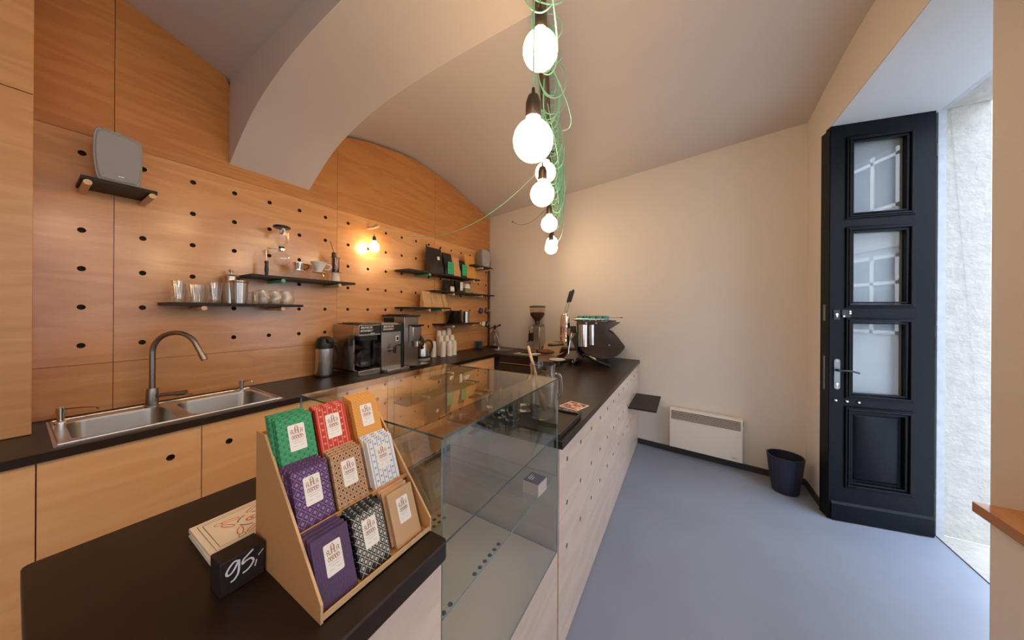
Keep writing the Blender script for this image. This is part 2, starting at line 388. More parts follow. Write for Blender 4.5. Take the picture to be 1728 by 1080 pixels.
# wooden sill ledge in the near window niche
root = thing('window_ledge', 'orange-brown plywood ledge fixed to the wall at the right edge, right of the open door', 'shelf', (.878, 1.72, .806))
m = M(); m.box(0, -2.05, 0, .24, -.001, .034, 0); m.box(.24, -2.05, 0, .54, -.722, .034, 0); m.box(-.0012, -2.05, .0005, 0, -.001, .0335, 1)
m.box(0, -.001, .0005, .24, -.0002, .0335, 1); m.build('board', [LEDGE, PLYE], root)

# ------------------------------------------------------------------ left wall plywood cladding
cols = [(-.9165, .2835), (.2835, 1.4835), (1.4835, 2.6835), (2.6835, 3.883)]
n = 4
gp = .0011
for ci, (a, b) in enumerate(cols):
    n += 1
    hs = [(.1835+.2*i, 1.308+.2*k) for i in range(-6, 20) for k in range(6) if a+.03 < .1835+.2*i < b-.03]
    m = M(); holed(m, [(a+gp, 1.208+gp), (b-gp, 1.208+gp), (b-gp, 2.408-gp), (a+gp, 2.408-gp)], hs, 'x', WX, WX-.018, .0138)
    st(m, 'trim_%d' % n, [PLY, DARKHOLE], smooth=False)
    n += 1
    m = M(); m.box(WX-.018, a+gp, CT+.002, WX, b-gp, 1.208-gp); st(m, 'trim_%d' % n, PLY)
    n += 1
    ys = [a+gp+(b-a-2*gp)*k/24 for k in range(25)]
    def topz(y):
        if y < .755: return zc(WX, y)-.003
        if y < 1.254: return 2.95
        return zc(WX, y)-.022
    m = M(); m.prism([(a+gp, 2.408+gp), (b-gp, 2.408+gp)]+[(y, topz(y)) for y in ys[::-1]], 'x', WX-.018, WX)
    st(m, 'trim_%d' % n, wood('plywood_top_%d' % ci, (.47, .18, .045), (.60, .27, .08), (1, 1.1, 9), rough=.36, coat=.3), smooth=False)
# tall cupboard at the left edge, standing on the counter
root = thing('tall_cupboard', 'tall plywood cupboard at the left edge, standing on the black worktop', 'cupboard', (-2.703, -.9, CT))
m = M(); m.box(0, 0, 0, .235, .946, 2.2); m.build('body', PLYC, root)
m = M(); m.box(.237, 0, .002, .253, .946, 1.478); m.build('door', PLYC, root, bevel=.001)
m = M(); m.box(.237, 0, 1.482, .253, .946, 2.2); m.build('door', PLYC, root, bevel=.001)

# ------------------------------------------------------------------ base cabinets and worktops
cabs = [(-.84, .049), (.049, .937), (.937, 1.825), (1.825, 2.713), (2.713, 3.16)]
names = ['at the left edge, left of the sink cabinet', 'under the steel sink', 'under the coffee brewer', 'behind the display case, under the paper cups', 'in the far inner corner, beside the black fridge']
for (a, b), nm in zip(cabs, names):
    root = thing('base_cabinet', 'plywood base cabinet '+nm, 'cabinet', (WX, a, 0), group=None)
    w_ = b-a
    m = M(); m.box(.0, .001, 0, .535, w_-.001, .1, 1); m.box(0, .001, .1, .565, w_-.001, CT-.036 if w_ < .8 and a > 2 else .70, 0)
    m.box(.545, .001, .7, .565, w_-.001, CT-.036, 0); m.build('body', [PLYV, BLACKMT], root)
    nd = 2 if w_ > .6 else 1
    for k in range(nd):
        y0 = w_*k/nd+.0018; y1 = w_*(k+1)/nd-.0018
        hy = (y1-.103) if k == 0 and nd == 2 else y0+.103
        m = M(); hs = [] if a < 0 else [(hy, .79)]
        holed(m, [(y0, .102), (y1, .102), (y1, CT-.037), (y0, CT-.037)], hs, 'x', .585, .567, .0145)
        m.build('door', [PLYV, DARKHOLE], root, smooth=False)
# worktop: L of back run and far run, with a cut-out for the sink
root = M(); z0, z1 = CT-.035, CT
sx0, sx1, sy0, sy1 = -2.630, -2.165, .10, .85
root.box(WX, -.9, z0, -2.1, sy0, z1); root.box(WX, sy0, z0, sx0, sy1, z1); root.box(sx1, sy0, z0, -2.1, sy1, z1)
root.box(WX, sy1, z0, -2.1, 3.17, z1)
root.prism([(WX, 3.17), (-1.1, 3.17), (-1.1, yb(-1.1)-.002), (WX, yb(WX)-.002)], 'z', z0, z1)
root.build('worktop', BLACKTOP, label='long black worktop running along the plywood wall and round the far corner', cat='worktop', smooth=False)
# far run: black fridge + wood side
root = thing('undercounter_fridge', 'black under-counter fridge with steel bar handle below the far worktop', 'fridge', (-2.06, 3.2, 0))
m = M(); m.box(0, .0, .05, .93, .42, CT-.04); m.build('body', BLACKPL, root)
m = M(); m.box(.01, -.03, .08, .46, -.001, CT-.12); m.build('door', BLACKGL, root, bevel=.003)
m = M(); m.box(.47, -.03, .08, .92, -.001, CT-.12); m.build('door', BLACKGL, root, bevel=.003)
m = M(); m.tube([(.62, -.06, .80), (.90, -.06, .80)], .006); m.tube([(.64, -.06, .8), (.64, -.03, .8)], .004); m.tube([(.88, -.06, .8), (.88, -.03, .8)], .004); m.build('handle', CHROME, root)
m = M(); m.box(-.0, -.004, CT-.11, .93, -.001, CT-.106); m.build('trim_line', CHROME, root)
# bar: cabinet with holed front + top
root = thing('bar_counter', 'plywood bar counter with drilled front and black top, under the espresso machine', 'counter', (-.462, 1.195, 0))
L = yb(-.462)-.003-1.195
m = M(); m.box(-.62, .001, .0, -.019, L, CT-.036); m.build('body', PLYF, root)
for k, (a, b) in enumerate(((.002, 1.203), (1.206, L))):
    hs = [(.1+.2035*j, .825-.2*i) for j in range(12) for i in range(3) if a+.03 < .1+.2035*j < b-.03]
    m = M(); holed(m, [(a, .004), (b, .004), (b, CT-.036), (a, CT-.036)], hs, 'x', 0, -.018, .0115)
    m.build('front_panel', [PLYF, HOLEP], root, smooth=False)
m = M(); m.prism([(-1.1+.462, 1.18-1.195), (.02, 1.18-1.195), (.02, yb(-.442)-.002-1.195), (-1.099+.462, yb(-1.1)-.002-1.195)], 'z', CT-.035, CT)
m.build('counter_top', BLACKTOP, root, bevel=.002, smooth=False)
# near counter
root = thing('near_counter', 'near counter with black top and plywood front, carrying the cardboard chocolate rack', 'counter', (-.462, 0.01, 0))
m = M(); m.box(-.61, .02, 0, 0, .474, .961); m.build('body', PLYF, root, smooth=False)
o = M(); o.prism(rrect(-.64, 0, .020, .475, .012), 'z', .962, 1.002); o.build('counter_top', BLACKTOP, root, bevel=.003)

# black square shelf on the bar front
root = thing('bar_shelf', 'small square black shelf sticking out of the bar front near the heater', 'shelf', (-.462, 3.0, .6))
m = M(); m.box(.001, -.04, -.014, .245, .52, 0); m.build('board', BLACKSH, root, bevel=.001)
m = M(); m.box(.001, .0, -.030, .22, .48, -.0145); m.build('support', PLYF, root)

# ------------------------------------------------------------------ open door leaf
ang = math.atan2(3.136-3.028, 1.45-.915)
root = thing('door_1', None, None, (.912, 3.030, .004), ang); root['kind'] = 'structure'
LW = .545; T = .05
ops = [(2.20, 2.735), (1.562, 2.088), (.912, 1.437), (.27, .80)]
m = M(); u0, u1 = .112, .415
m.box(0, 0, 0, u0, T, 2.86); m.box(u1, 0, 0, LW, T, 2.86)
zz = 0
for a, b in ops[::-1]: m.box(u0, 0, zz, u1, T, a); zz = b
m.box(u0, 0, zz, u1, T, 2.86)
m.box(-.004, .004, -.0, .03, .095, 2.84)
m.build('leaf', DOORM, root)
m = M(); m.box(.01, -.012, 0, LW-.004, 0, .118); m.prism([(-.012, .118), (0, .118), (0, .135)], 'x', .01, LW-.004); m.build('kick_board', DOORM, root, bevel=.002)
for a, b in ops:
    m = M()
    for (q, d) in ((.026, -.012), (.014, -.018), (-.004, -.006)):
        w_ = .012
        for r_ in ((u0-q, a-q, u1+q, a-q+w_), (u0-q, b+q-w_, u1+q, b+q), (u0-q, a-q, u0-q+w_, b+q), (u1+q-w_, a-q, u1+q, b+q)):
            m.box(r_[0], d, r_[1], r_[2], .012 if q < 0 else 0, r_[3])
    m.build('moulding', DOORM, root, bevel=.003)
for a, b in ops[:3]:
    m = M(); m.box(u0, .022, a, u1, .026, b); m.build('pane', PANE, root)
m = M(); a, b = ops[3]; m.box(u0, .02, a, u1, .03, b)
m.loft([[(u0+.03, .02, a+.03), (u1-.03, .02, a+.03), (u1-.03, .02, b-.03), (u0+.03, .02, b-.03)], [(u0+.05, .006, a+.05), (u1-.05, .006, a+.05), (u1-.05, .006, b-.05), (u0+.05, .006, b-.05)]])
m.build('panel', DOORM, root)
m = M(); m.prism(rrect(.024, .945, .057, 1.165, .015), 'y', -.006, 0); h = m.build('handle_plate', GREYM, root)
m = M(); m.cyl((.04, -.006, 1.085), .010, -.03, ax='y', seg=12); m.tube([(.04, -.034, 1.085), (.075, -.038, 1.087), (.11, -.038, 1.084), (.145, -.036, 1.074)], .006, 8); m.build('lever', BLACKPL, h)
m = M(); m.cyl((.04, -.006, .985), .007, -.004, ax='y', seg=10, mi=0); m.box(.037, -.009, .97, .043, -.006, .985, 0); m.build('keyhole', CHROME, h)
m = M(); m.cyl((.04, -.006, .96), .003, -.002, ax='y', seg=8); m.cyl((.04, -.006, 1.15), .003, -.002, ax='y', seg=8); m.build('screw', CHROME, h)
m = M(); m.box(.02, -.005, 1.45, .055, 0, 1.52); h = m.build('lock_plate', BLACKPL, root)
m = M(); m.cyl((.037, -.005, 1.488), .008, -.004, ax='y', seg=10); m.box(.034, -.009, 1.468, .041, -.005, 1.486); m.build('keyhole', CHROME, h)
m = M(); m.box(.065, -.006, 1.465, .115, 0, 1.52); h = m.build('latch', BLACKPL, root)
m = M(); [m.cyl((x, -.006, z), .0055, -.008, ax='y', seg=10) for x, z in ((.073, 1.475), (.107, 1.508), (.107, 1.495))]; m.build('latch_knob', CHROME, h)
for u in (.032, .094, .158):
    m = M(); m.lathe([(0, 0), (.007, .0), (.009, -.008), (.006, -.014), (0, -.015)], (u, 0, .866-(u-.03)*.02), 12, ax='y'); m.build('knob', CHROME, root)
for z in (2.55, 1.42, 1.25, .3):
    m = M(); m.cyl((LW+.003, .004, z), .006, .09, seg=10); m.build('hinge', BLACKPL, root)
m = M(); m.box(-.006, .035, 1.44, -.004, .06, 1.56); m.box(-.0062, .035, .93, -.004, .055, 1.18); m.build('strike_plate', GREYM, root)

# street facade opposite (seen only in reflections and through the door gap)
root = thing('street_building', 'pale house front across the street, seen reflected in the door panes', 'building', (9, 2, -.12))
fac = mat('facade_render', (.52, .50, .46), .85)
m = M(); m.box(0, -12, 0, 3, 14, 9); m.box(-.12, -12, 3.6, 0, 14, 3.9); m.box(-.2, -12, 8.6, 0, 14, 9); m.build('wall', fac, root)
wg = mat('facade_glass', (.10, .12, .15), .08)
for k in range(8):
    for z in (1.0, 4.8):
        m = M(); y = -11+3*k
        for a in ((y, z, y+1.5, z+.1), (y, z+2.3, y+1.5, z+2.4), (y, z, y+.1, z+2.4), (y+1.4, z, y+1.5, z+2.4), (y+.7, z, y+.8, z+2.4), (y, z+1.5, y+1.5, z+1.6)):
            m.box(-.06, a[0], a[1], 0, a[2], a[3])
        f_ = m.build('window', WHITEC, root); g = M(); g.box(-.02, y+.1, z+.1, -.005, y+1.4, z+2.3); g.build('pane', wg, f_)
# ================================================================== DISPLAY CASE
X0, X1, Y0, Y1, ZF, ZT = -1.10, -.462, .487, 1.178, .48, 1.218
root = thing('display_case', 'glass display case between the near counter and the bar', 'display case', (X0, Y0, 0))
DX, DY = X1-X0, Y1-Y0
m = M(); m.box(.01, 0.001, 0, DX-.019, DY-.001, ZF-.02); m.box(DX-.018, .001, .003, DX, DY-.001, ZF-.002); m.build('base', PLYF, root, smooth=False)
fh = [(DX+X0-X1+.0, 0)]
hs = [(.402, 1.084-Y0-.034*k) for k in range(6)]+[(.402, .776-Y0-.034*k) for k in range(6)]+[(.05, 1.084-Y0-.034*k) for k in range(15)]+[(.082, 1.084-Y0-.034*k) for k in range(15)]
m = M(); holed(m, [(.006, .006), (DX-.008, .006), (DX-.008, DY-.006), (.006, DY-.006)], hs, 'z', ZF, ZF-.018, .0095, seg=12); m.build('floor_board', [mat('case_floor_laminate', (.68, .58, .50), .35, coat=.2), DARKHOLE], root, smooth=False)
t = .005
def pane(x0, y0, z0, x1, y1, z1, thin):
    """glass plate; rim faces get the green cut-edge look"""
    m = M(); m.box(x0, y0, z0, x1, y1, z1, 1)
    k = {'x': (3, 5), 'y': (2, 4), 'z': (0, 1)}[thin]
    k = {'x': (3, 5), 'y': (2, 4), 'z': (0, 1)}[thin]
    for i in k: m.mi[i] = 0
    return m
pane(0, 0, ZT-t, DX, DY, ZT, 'z').build('top_pane', [GLASS, GLEDGE], root, smooth=False, fixn=False)
pane(DX-t, .0, ZF, DX, DY, ZT-t, 'x').build('front_pane', [GLASS, GLEDGEB], root, smooth=False, fixn=False)
pane(.0, 0, ZF, DX-t, t, ZT-t, 'y').build('end_pane', [GLASS, GLEDGEB], root, smooth=False, fixn=False)
pane(.0, DY-t, ZF, DX-t, DY, ZT-t, 'y').build('end_pane', [GLASS, GLEDGEB], root, smooth=False, fixn=False)
pane(0, t, ZF, t, DY*.5+.02, ZT-t, 'x').build('rear_pane', [GLASS, GLEDGEB], root, smooth=False, fixn=False)
pane(.008, DY*.5-.02, ZF, .008+t, DY-t, ZT-t, 'x').build('rear_pane', [GLASS, GLEDGEB], root, smooth=False, fixn=False)
pane(.06, t, .801, DX-.0055, DY-t, .806, 'z').build('glass_shelf', [GLASS, GLEDGEB], root, smooth=False, fixn=False)
pane(.06, t, .966, DX-.008, DY-t, .972, 'z').build('glass_shelf', [GLASS, GLEDGE], root, smooth=False, fixn=False)
# wooden price block on the glass shelf
root = thing('price_block', 'small pale wooden price block with dark top, on the glass shelf in the display case', 'price block', (-.535, 1.0, .8065), R(-4))
m = M(); m.box(0, 0, 0, .068, .068, .045); m.build('block', PLYF, root, bevel=.001)
m = M(); m.box(.001, .001, .0452, .067, .067, .0465, 0)
for k in range(3): m.box(.012+.008*k, .016, .0466, .0145+.008*k, .050-.006*k, .0468, 1)
m.build('label', [BLACKMT, CHALK], root)

# ================================================================== CHOCOLATE RACK
RY0, RY1, RXB, RXF, RZ = .2485, .479, -.736, -.493, 1.0025
root = thing('cardboard_rack', 'stepped cardboard counter rack holding wrapped chocolate bars', 'display rack', (0, 0, 0))
prof = [(RXB, RZ), (RXF, RZ), (RXF, RZ+.030), (-.700, 1.258), (RXB, 1.258)]
for y in (RY0, RY1):
    m = M(); m.prism(prof, 'y', y, y+.003, 0, 0); m.build('side_panel', CARD, root)
    e = M(); q = prof[1:4]
    e.loft([[(a, y-.0004, b), (a, y+.0034, b), (a+.0012, y+.0034, b+.0012), (a+.0012, y-.0004, b+.0012)] for a, b in q]); e.build('cut_edge', CARDE, root)
m = M(); m.box(RXB, RY0+.003, RZ, RXB+.003, RY1, 1.254); m.build('back_panel', CARD, root)
m = M(); m.box(RXB, RY0+.003, RZ, RXF, RY1, RZ+.003); m.build('base', CARD, root)
m = M(); m.box(RXF-.003, RY0+.003, RZ, RXF, RY1, RZ+.012); m.build('front_lip', CARDE, root)
TIER = [(-.5055, 1.0075), (-.5767, 1.1045), (-.6374, 1.1889)]
TILT = R(20.4)
for (x, z) in TIER[1:]:
    m = M(); m.box(x-.055, RY0+.003, z-.004, x+.006, RY1, z-.001); m.box(x+.003, RY0+.003, z-.004, x+.006, RY1, z+.008)
    m.prism([(x-.058, z-.003), (x-.055, z-.003), (x-.022, z-.095), (x-.025, z-.095)], 'y', RY0+.003, RY1); m.build('step', CARD, root)
BW, BH, BT = .0626, .1062, .0081
def logo(m, cx, cy, wd, hh, f, mi, lw):
    """the five tall letters above the looping scroll of the wrapper label"""
    def P(l): return [(cx+(x-.5)*wd, cy+(y-.5)*hh) for x, y in l]
    def arch(x0, x1, y0, y1): return [(x0, y0), (x0, y1-.06), (x0+(x1-x0)*.2, y1-.015), ((x0+x1)/2, y1), (x1-(x1-x0)*.2, y1-.015), (x1, y1-.06), (x1, y0)]
    m.ribbon(P(arch(.04, .18, .42, .74)), lw, f, mi); m.ribbon(P([(.04, .57), (.18, .57)]), lw, f, mi)
    m.ribbon(P([(.36, .9), (.36, .5), (.32, .42), (.25, .44), (.24, .5)]), lw, f, mi)
    m.ribbon(P(arch(.42, .58, .42, 1.0)), lw, f, mi); m.ribbon(P([(.42, .66), (.58, .66)]), lw, f, mi)
    m.ribbon(P([(.64, .88), (.64, .43), (.76, .43)]), lw, f, mi)
    m.ribbon(P(arch(.82, .97, .42, .74)), lw, f, mi); m.ribbon(P([(.82, .57), (.97, .57)]), lw, f, mi)
    x = 0
    for k in range(5):
        c = .12+.19*k; m.ribbon(P([(c+.085*math.cos(a), .14+.10*math.sin(a)+(.0 if k % 2 else .03)) for a in [2*PI*i/10 for i in range(11)]]), lw*.9, f, mi)
    m.ribbon(P([(.08+.84*i/20, .29+.045*math.sin(i*1.9)) for i in range(21)]), lw*.9, f, mi)
def clipseg(pts, x0, y0, x1, y1):
    out = []; cur = []
    for p in pts:
        if x0 <= p[0] <= x1 and y0 <= p[1] <= y1: cur.append(p)
        else:
            if len(cur) > 1: out.append(cur)
            cur = []
    if len(cur) > 1: out.append(cur)
    return out
def pattern(kind):
    """2d strokes and small patches on the wrapper, in wrapper coordinates (0..BW, 0..BH)"""
    st_, pa = [], []
    if kind in ('scales', 'waves'):
        r = .0078 if kind == 'scales' else .0048; rr = [.95, .68, .40] if kind == 'scales' else [.95, .55]
        row = 0; y = -r
        while y < BH+r:
            x = -r+(r if row % 2 else 0)
            while x < BW+2*r:
                for q in rr: st_ += [(s_, .0008 if kind == 'scales' else .0004) for s_ in clipseg([(x+r*q*math.cos(PI*k/8), y+r*q*math.sin(PI*k/8)) for k in range(9)], 0, 0, BW, BH) if q > .5 or kind == 'scales']
                x += 2*r
            y += r*.78; row += 1
    if kind == 'stripes':
        k = 0; x = .004
        while x < BW:
            st_.append(([(x, 0), (x, BH)], .0011)); y = .004+(k % 2)*.007
            while y < BH-.004:
                if x+.0051+.0026 < BW:
                    st_.append(([(x+.0051+.0026*math.cos(PI*j/6), y+.0026*math.sin(PI*j/6)) for j in range(7)], .0009)); pa.append([(x+.0041, y-.0010), (x+.0061, y-.0010), (x+.0061, y+.0014), (x+.0041, y+.0014)])
                y += .014
            x += .0102; k += 1
    if kind in ('diamonds', 'lattice', 'squares'):
        d = {'diamonds': .0165, 'lattice': .0150, 'squares': .0145}[kind]; w_ = {'diamonds': .0009, 'lattice': .0011, 'squares': .0006}[kind]
        for s in (1, -1):
            k = -12
            while k < 24:
                c = k*d; pts = [(x, (c+s*x*1.15) if s == 1 else (c-x*1.15)) for x in [BW*i/24 for i in range(25)]]
                st_ += [(q, w_) for q in clipseg(pts, 0, 0, BW, BH)]; k += 1
        i = 0; hx = d/1.15/2; y = -d
        j = 0
        while y < BH:
            x = 0 if j % 2 == 0 else hx
            while x < BW:
                q = d*(.19 if kind != 'lattice' else .22)
                if q < x < BW-q and q < y+d/2*0+0 < BH-q:
                    yy = y+d/2
                    if yy > BH-q: break
                    pa.append([(x, yy-q*1.1), (x+q, yy), (x, yy+q*1.1), (x-q, yy)] if kind != 'squares' else [(x-q*.6, yy-q*.8), (x+q*.6, yy-q*.5), (x+q*.6, yy+q*.8), (x-q*.6, yy+q*.5)])
                x += 2*hx
            y += d/2; j += 1
    if kind == 'maze':
        rd = random.Random(3); n_ = 15; c = BW/n_
        for i in range(n_):
            for j in range(int(BH/c)):
                x, y = i*c+c/2, j*c+c/2
                if rd.random() < .8:
                    if rd.random() < .5: st_.append(([(x-c*.45, y), (x+c*.3, y)], .0007))
                    else: st_.append(([(x, y-c*.45), (x, y+c*.45)], .0007))
    return st_, pa
KIND = {
 'green':  ('scales', (.010, .20, .075), (.10, .46, .20), 'green scale-patterned'),
 'red':    ('stripes', (.55, .035, .018), (.80, .40, .26), 'red striped'),
 'yellow': ('waves', (.82, .42, .08), (.50, .18, .07), 'yellow wave-patterned'),
 'purple': ('diamonds', (.075, .018, .085), (.30, .18, .38), 'purple diamond-patterned'),
 'tan':    ('squares', (.55, .32, .17), (.02, .012, .01), 'tan bar with black squares pattern,'),
 'white':  ('stripes', (.80, .79, .77), (.05, .14, .42), 'white and blue patterned'),
 'violet': ('maze', (.060, .042, .115), (.30, .03, .06), 'violet maze-patterned'),
 'black':  ('lattice', (.012, .012, .013), (.52, .50, .42), 'black and white lattice-patterned'),
 'kraft':  (None, (.56, .34, .18), None, 'plain brown paper-wrapped'),
}
LABELM = mat('cream_label', (.86, .81, .74), .55)
def choc(kind):
    pk, c1, c2, nm = KIND[kind]
    r_ = thing('chocolate_bar', nm, 'chocolate bar')
    m = M(); m.box(-BT, 0, 0, 0, BW, BH, 0)
    wm = mat('wrapper_'+kind, c1, .5); mats = [wm]
    if pk:
        mats.append(mat('wrapper_print_'+kind, c2, .55)); st_, pa = pattern(pk)
        f = lambda u, v: (.00025, u, v); q = lambda u, v: (.0003, u, v)
        for s_, w_ in st_: m.ribbon(s_, w_, f, 1)
        for p in pa: m.add([q(*a) for a in p], [list(range(len(p)))], 1)
        # wrap the print over the top and near side of the bar
        for s_, w_ in st_:
            if abs(s_[-1][1]-BH) < .004 or abs(s_[0][1]-BH) < .004:
                u = s_[-1][0] if abs(s_[-1][1]-BH) < .004 else s_[0][0]
                if w_/2 < u < BW-w_/2: m.add([(0, u-w_/2, BH+.0002), (-BT, u-w_/2, BH+.0002), (-BT, u+w_/2, BH+.0002), (0, u+w_/2, BH+.0002)], [(0, 1, 2, 3)], 1)
            if min(s_[0][0], s_[-1][0]) < .003:
                v = s_[0][1] if s_[0][0] < s_[-1][0] else s_[-1][1]
                if w_/2 < v < BH-w_/2: m.add([(0, -.0002, v-w_/2), (-BT, -.0002, v-w_/2), (-BT, -.0002, v+w_/2), (0, -.0002, v+w_/2)], [(0, 1, 2, 3)], 1)
    m.build('wrapper', mats, r_, smooth=False, fixn=False)
    m = M(); a, b = BW*.28, BW*.74; c, d = BH*.37, BH*.84
    pts = rrect(a, c, b, d, .0028, 3); m.add([(.0006, u, v) for u, v in pts], [list(range(len(pts)))], 0)
    m.add([(.0006, u, v) for u, v in pts]+[(.0001, u, v) for u, v in pts], [[i, (i+1) % len(pts), len(pts)+(i+1) % len(pts), len(pts)+i] for i in range(len(pts))], 0)
    g = lambda u, v: (.0008, u, v)
    logo(m, (a+b)/2, d-.0160, (b-a)*.74, .0265, g, 1, .00085)
    for k, (wd, y) in enumerate(((.72, .0185), (.5, .0145), (.22, .0085), (.22, .0085))):
        x = (a+b)/2+(0 if k < 2 else (-.006 if k == 2 else .006)); h_ = (b-a)*wd/2
        m.ribbon([(x-h_, c+y), (x+h_, c+y)], .0006, g, 2)
    m.build('label', [LABELM, INKR, INKG], r_, smooth=False, fixn=False)
    return r_
grid_ = [('violet', 'black', 'kraft'), ('purple', 'tan', 'white'), ('green', 'red', 'yellow')]
ycol = [.2556, .3253, .4036]
ordw = ['front', 'second', 'third', 'fourth']
rown = ['bottom', 'middle', 'top']
for ti in range(3):
    for ci in range(3):
        k = grid_[ti][ci]; x, z = TIER[ti]; proto = choc(k); nm = KIND[k][3]
        N = {'red': 3, 'tan': 4, 'kraft': 3}.get(k, 4)
        for j in range(N):
            off = j*(BT+.0012)+(.004 if (k == 'kraft' and j) else 0)
            loc = (x-off*math.cos(TILT), ycol[ci]+(-.0035 if (k in ('green', 'purple', 'violet') and j > 1) else 0)+random.uniform(-.001, .001)*(j > 0)-(.004 if k == 'kraft' and j else 0), z+off*math.sin(TILT)*.55)
            if nm.endswith(','): lb = 'tan chocolate bar with black squares, %s in the centre stack' % (ordw[j] if j == 0 else ordw[j]+' from the front')
            else: lb = '%s chocolate bar, %s, %s row of the rack' % (nm, ordw[j] if j == 0 else ordw[j]+' from the front', rown[ti])
            if j == 0:
                proto.location = loc; proto.rotation_euler = (0, -TILT, 0); proto['label'] = lb; proto['group'] = nm.rstrip(',')+' chocolate bars'
            else: dup(proto, loc, lb)

# price block "95,-" and printed cards beside the rack
root = thing('price_block', 'black wooden price block with hand-written 95,- leaning by the rack', 'price block', (-.7285, .1812, 1.0028), R(1))
m = M(); m.box(0, 0, 0, .0455, .0626, .0588); m.build('block', mat('black_stained_wood', (.015, .010, .008), .55, var=.3, vscale=20), root, bevel=.0015)
m = M(); f = lambda u, v: (.0459, .0626*u, .0588*v)
def stroke(l, w_=.045):
    P_ = []
    for i in range(len(l)-1):
        p0 = l[max(i-1, 0)]; p1 = l[i]; p2 = l[i+1]; p3 = l[min(i+2, len(l)-1)]
        for s in range(6):
            t = s/6; P_.append(tuple(.5*((2*p1[j])+(-p0[j]+p2[j])*t+(2*p0[j]-5*p1[j]+4*p2[j]-p3[j])*t*t+(-p0[j]+3*p1[j]-3*p2[j]+p3[j])*t**3) for j in (0, 1)))
    P_.append(l[-1]); m.ribbon(P_, w_, f)
stroke([(.38, .86), (.30, .89), (.20, .80), (.13, .66), (.17, .57), (.27, .62), (.37, .80), (.40, .86), (.40, .66), (.38, .48), (.30, .36), (.22, .34)], .05)
stroke([(.72, .96), (.58, .86), (.50, .80), (.48, .68), (.56, .72), (.67, .72), (.73, .62), (.68, .50), (.58, .42), (.48, .40)], .05)
stroke([(.80, .58), (.79, .50), (.76, .40)], .035); stroke([(.84, .68), (.96, .80)], .03)
m.build('writing', CHALK, root, smooth=False, fixn=False)
for k in range(4):
    m = M(); cx = .142; cy = .180; zt = .0043
    r_ = thing('printed_card', 'cream card with orange and grey flower print, %s of the pile by the cardboard rack' % ('topmost' if k == 0 else ['', 'second', 'third', 'bottom'][k]), 'card',
               (-.9286-.002*(k % 2), .1973+.003*(k == 2), 1.003+(3-k)*.0049), R([0, -1.2, .8, -.4][k]), 'printed cards')
    m.box(0, 0, 0, cx, cy, zt); m.build('card', CREAMP, r_, bevel=.0006)
    m = M(); f = lambda u, v: (u, v, zt+.0003)
    for q, w_ in ((.010, .0011), (.017, .0014)):
        m.ribbon([(q, q), (cx-q, q), (cx-q, cy-q), (q, cy-q), (q, q)], w_, f, 1)
    C0 = (.072, .085)
    def el(cx_, cy_, a, b, rot, w_, mi, a0=0, a1=2*PI):
        m.ribbon([(cx_+a*math.cos(t)*math.cos(rot)-b*math.sin(t)*math.sin(rot), cy_+a*math.cos(t)*math.sin(rot)+b*math.sin(t)*math.cos(rot)) for t in lin(a0, a1, 18)], w_, f, mi)
    el(*C0, .007, .010, 0, .0035, 0); el(*C0, .002, .002, 0, .002, 1)
    for i in range(4):
        a = PI/4+PI/2*i; px_, py_ = C0[0]+.026*math.cos(a), C0[1]+.026*math.sin(a)
        el(C0[0], C0[1], .024, .026, a, .003, 1, -.5, .5)
        el(C0[0]+.042*math.cos(a), C0[1]+.042*math.sin(a), .015, .005, a+.5, .002, 0)
        el(C0[0]+.040*math.cos(a+.5), C0[1]+.040*math.sin(a+.5), .014, .004, a-.2, .0022, 0)
        el(C0[0]+.058*math.cos(a+.2), C0[1]+.058*math.sin(a+.2), .007, .005, a, .0012, 1)
    m.build('print', [INKO, INKD], r_, smooth=False, fixn=False)

# ================================================================== THINGS ON THE BAR
root = thing('serving_tray', 'black serving tray with raised rim under the glasses and jug', 'tray', (-.905, 1.19, CT+.0005))
m = M(); m.box(0, 0, 0, .445, .31, .012); m.build('base', BLACKSH, root, bevel=.002)
m = M(); m.box(.0, 0, .0125, .445, .01, .022); m.box(0, .30, .0125, .445, .31, .022); m.box(0, .01, .0125, .01, .30, .022); m.box(.435, .01, .0125, .445, .30, .022); m.build('rim', BLACKSH, root)
TZ = CT+.0135
root = thing('water_jug', 'big round glass jug of water with a wooden spoon in it', 'jug', (-.628, 1.385, TZ))
m = M(); m.lathe([(0, .004), (.058, .004), (.062, .010), (.0625, .20), (.060, .225), (.062, .250), (.0665, .268)], seg=40)
m.lathe([(0, 0), (.060, 0), (.064, .008), (.0645, .20), (.062, .225), (.064, .250), (.068, .268), (.0665, .269)], seg=40); m.build('glass_body', TUMB, root)
m = M(); m.lathe([(0, .006), (.061, .010), (.061, .165), (0, .165)], seg=40); m.build('water', WATER, root)
m = M(); m.tube([(.062, .015, .225), (.085, .02, .215), (.094, .022, .17), (.090, .02, .12), (.064, .015, .085)], .005, 10); m.build('handle', TUMB, root)
sp = thing('wooden_spoon', 'long pale wooden spoon standing in the water jug', 'spoon', (-.628, 1.385, TZ))
m = M(); p0 = Vector((.025, -.02, .035)); p1 = Vector((-.112, .05, .345))
m.tube([p0, p0.lerp(p1, .5), p1], .008, 10); m.build('handle', DOWEL, sp)
m = M(); m.tube([p0+Vector((.0, -.0, .0)), p0.lerp(p1, .08), p0.lerp(p1, .2), p0.lerp(p1, .28)], .02, 12, rs=[.008, .019, .016, .008]); m.build('bowl', DOWEL, sp)
def tumbler(name, label, r0, r1, h, group, base=.012, mt=None):
    r_ = thing(name, label, 'glass', group=group)
    m = M(); m.lathe([(0, 0), (r0, 0), (r1, h), (r1-.0018, h), (r0-.002, base), (0, base)], seg=28); m.build('glass_body', mt or CLEAR2, r_); return r_
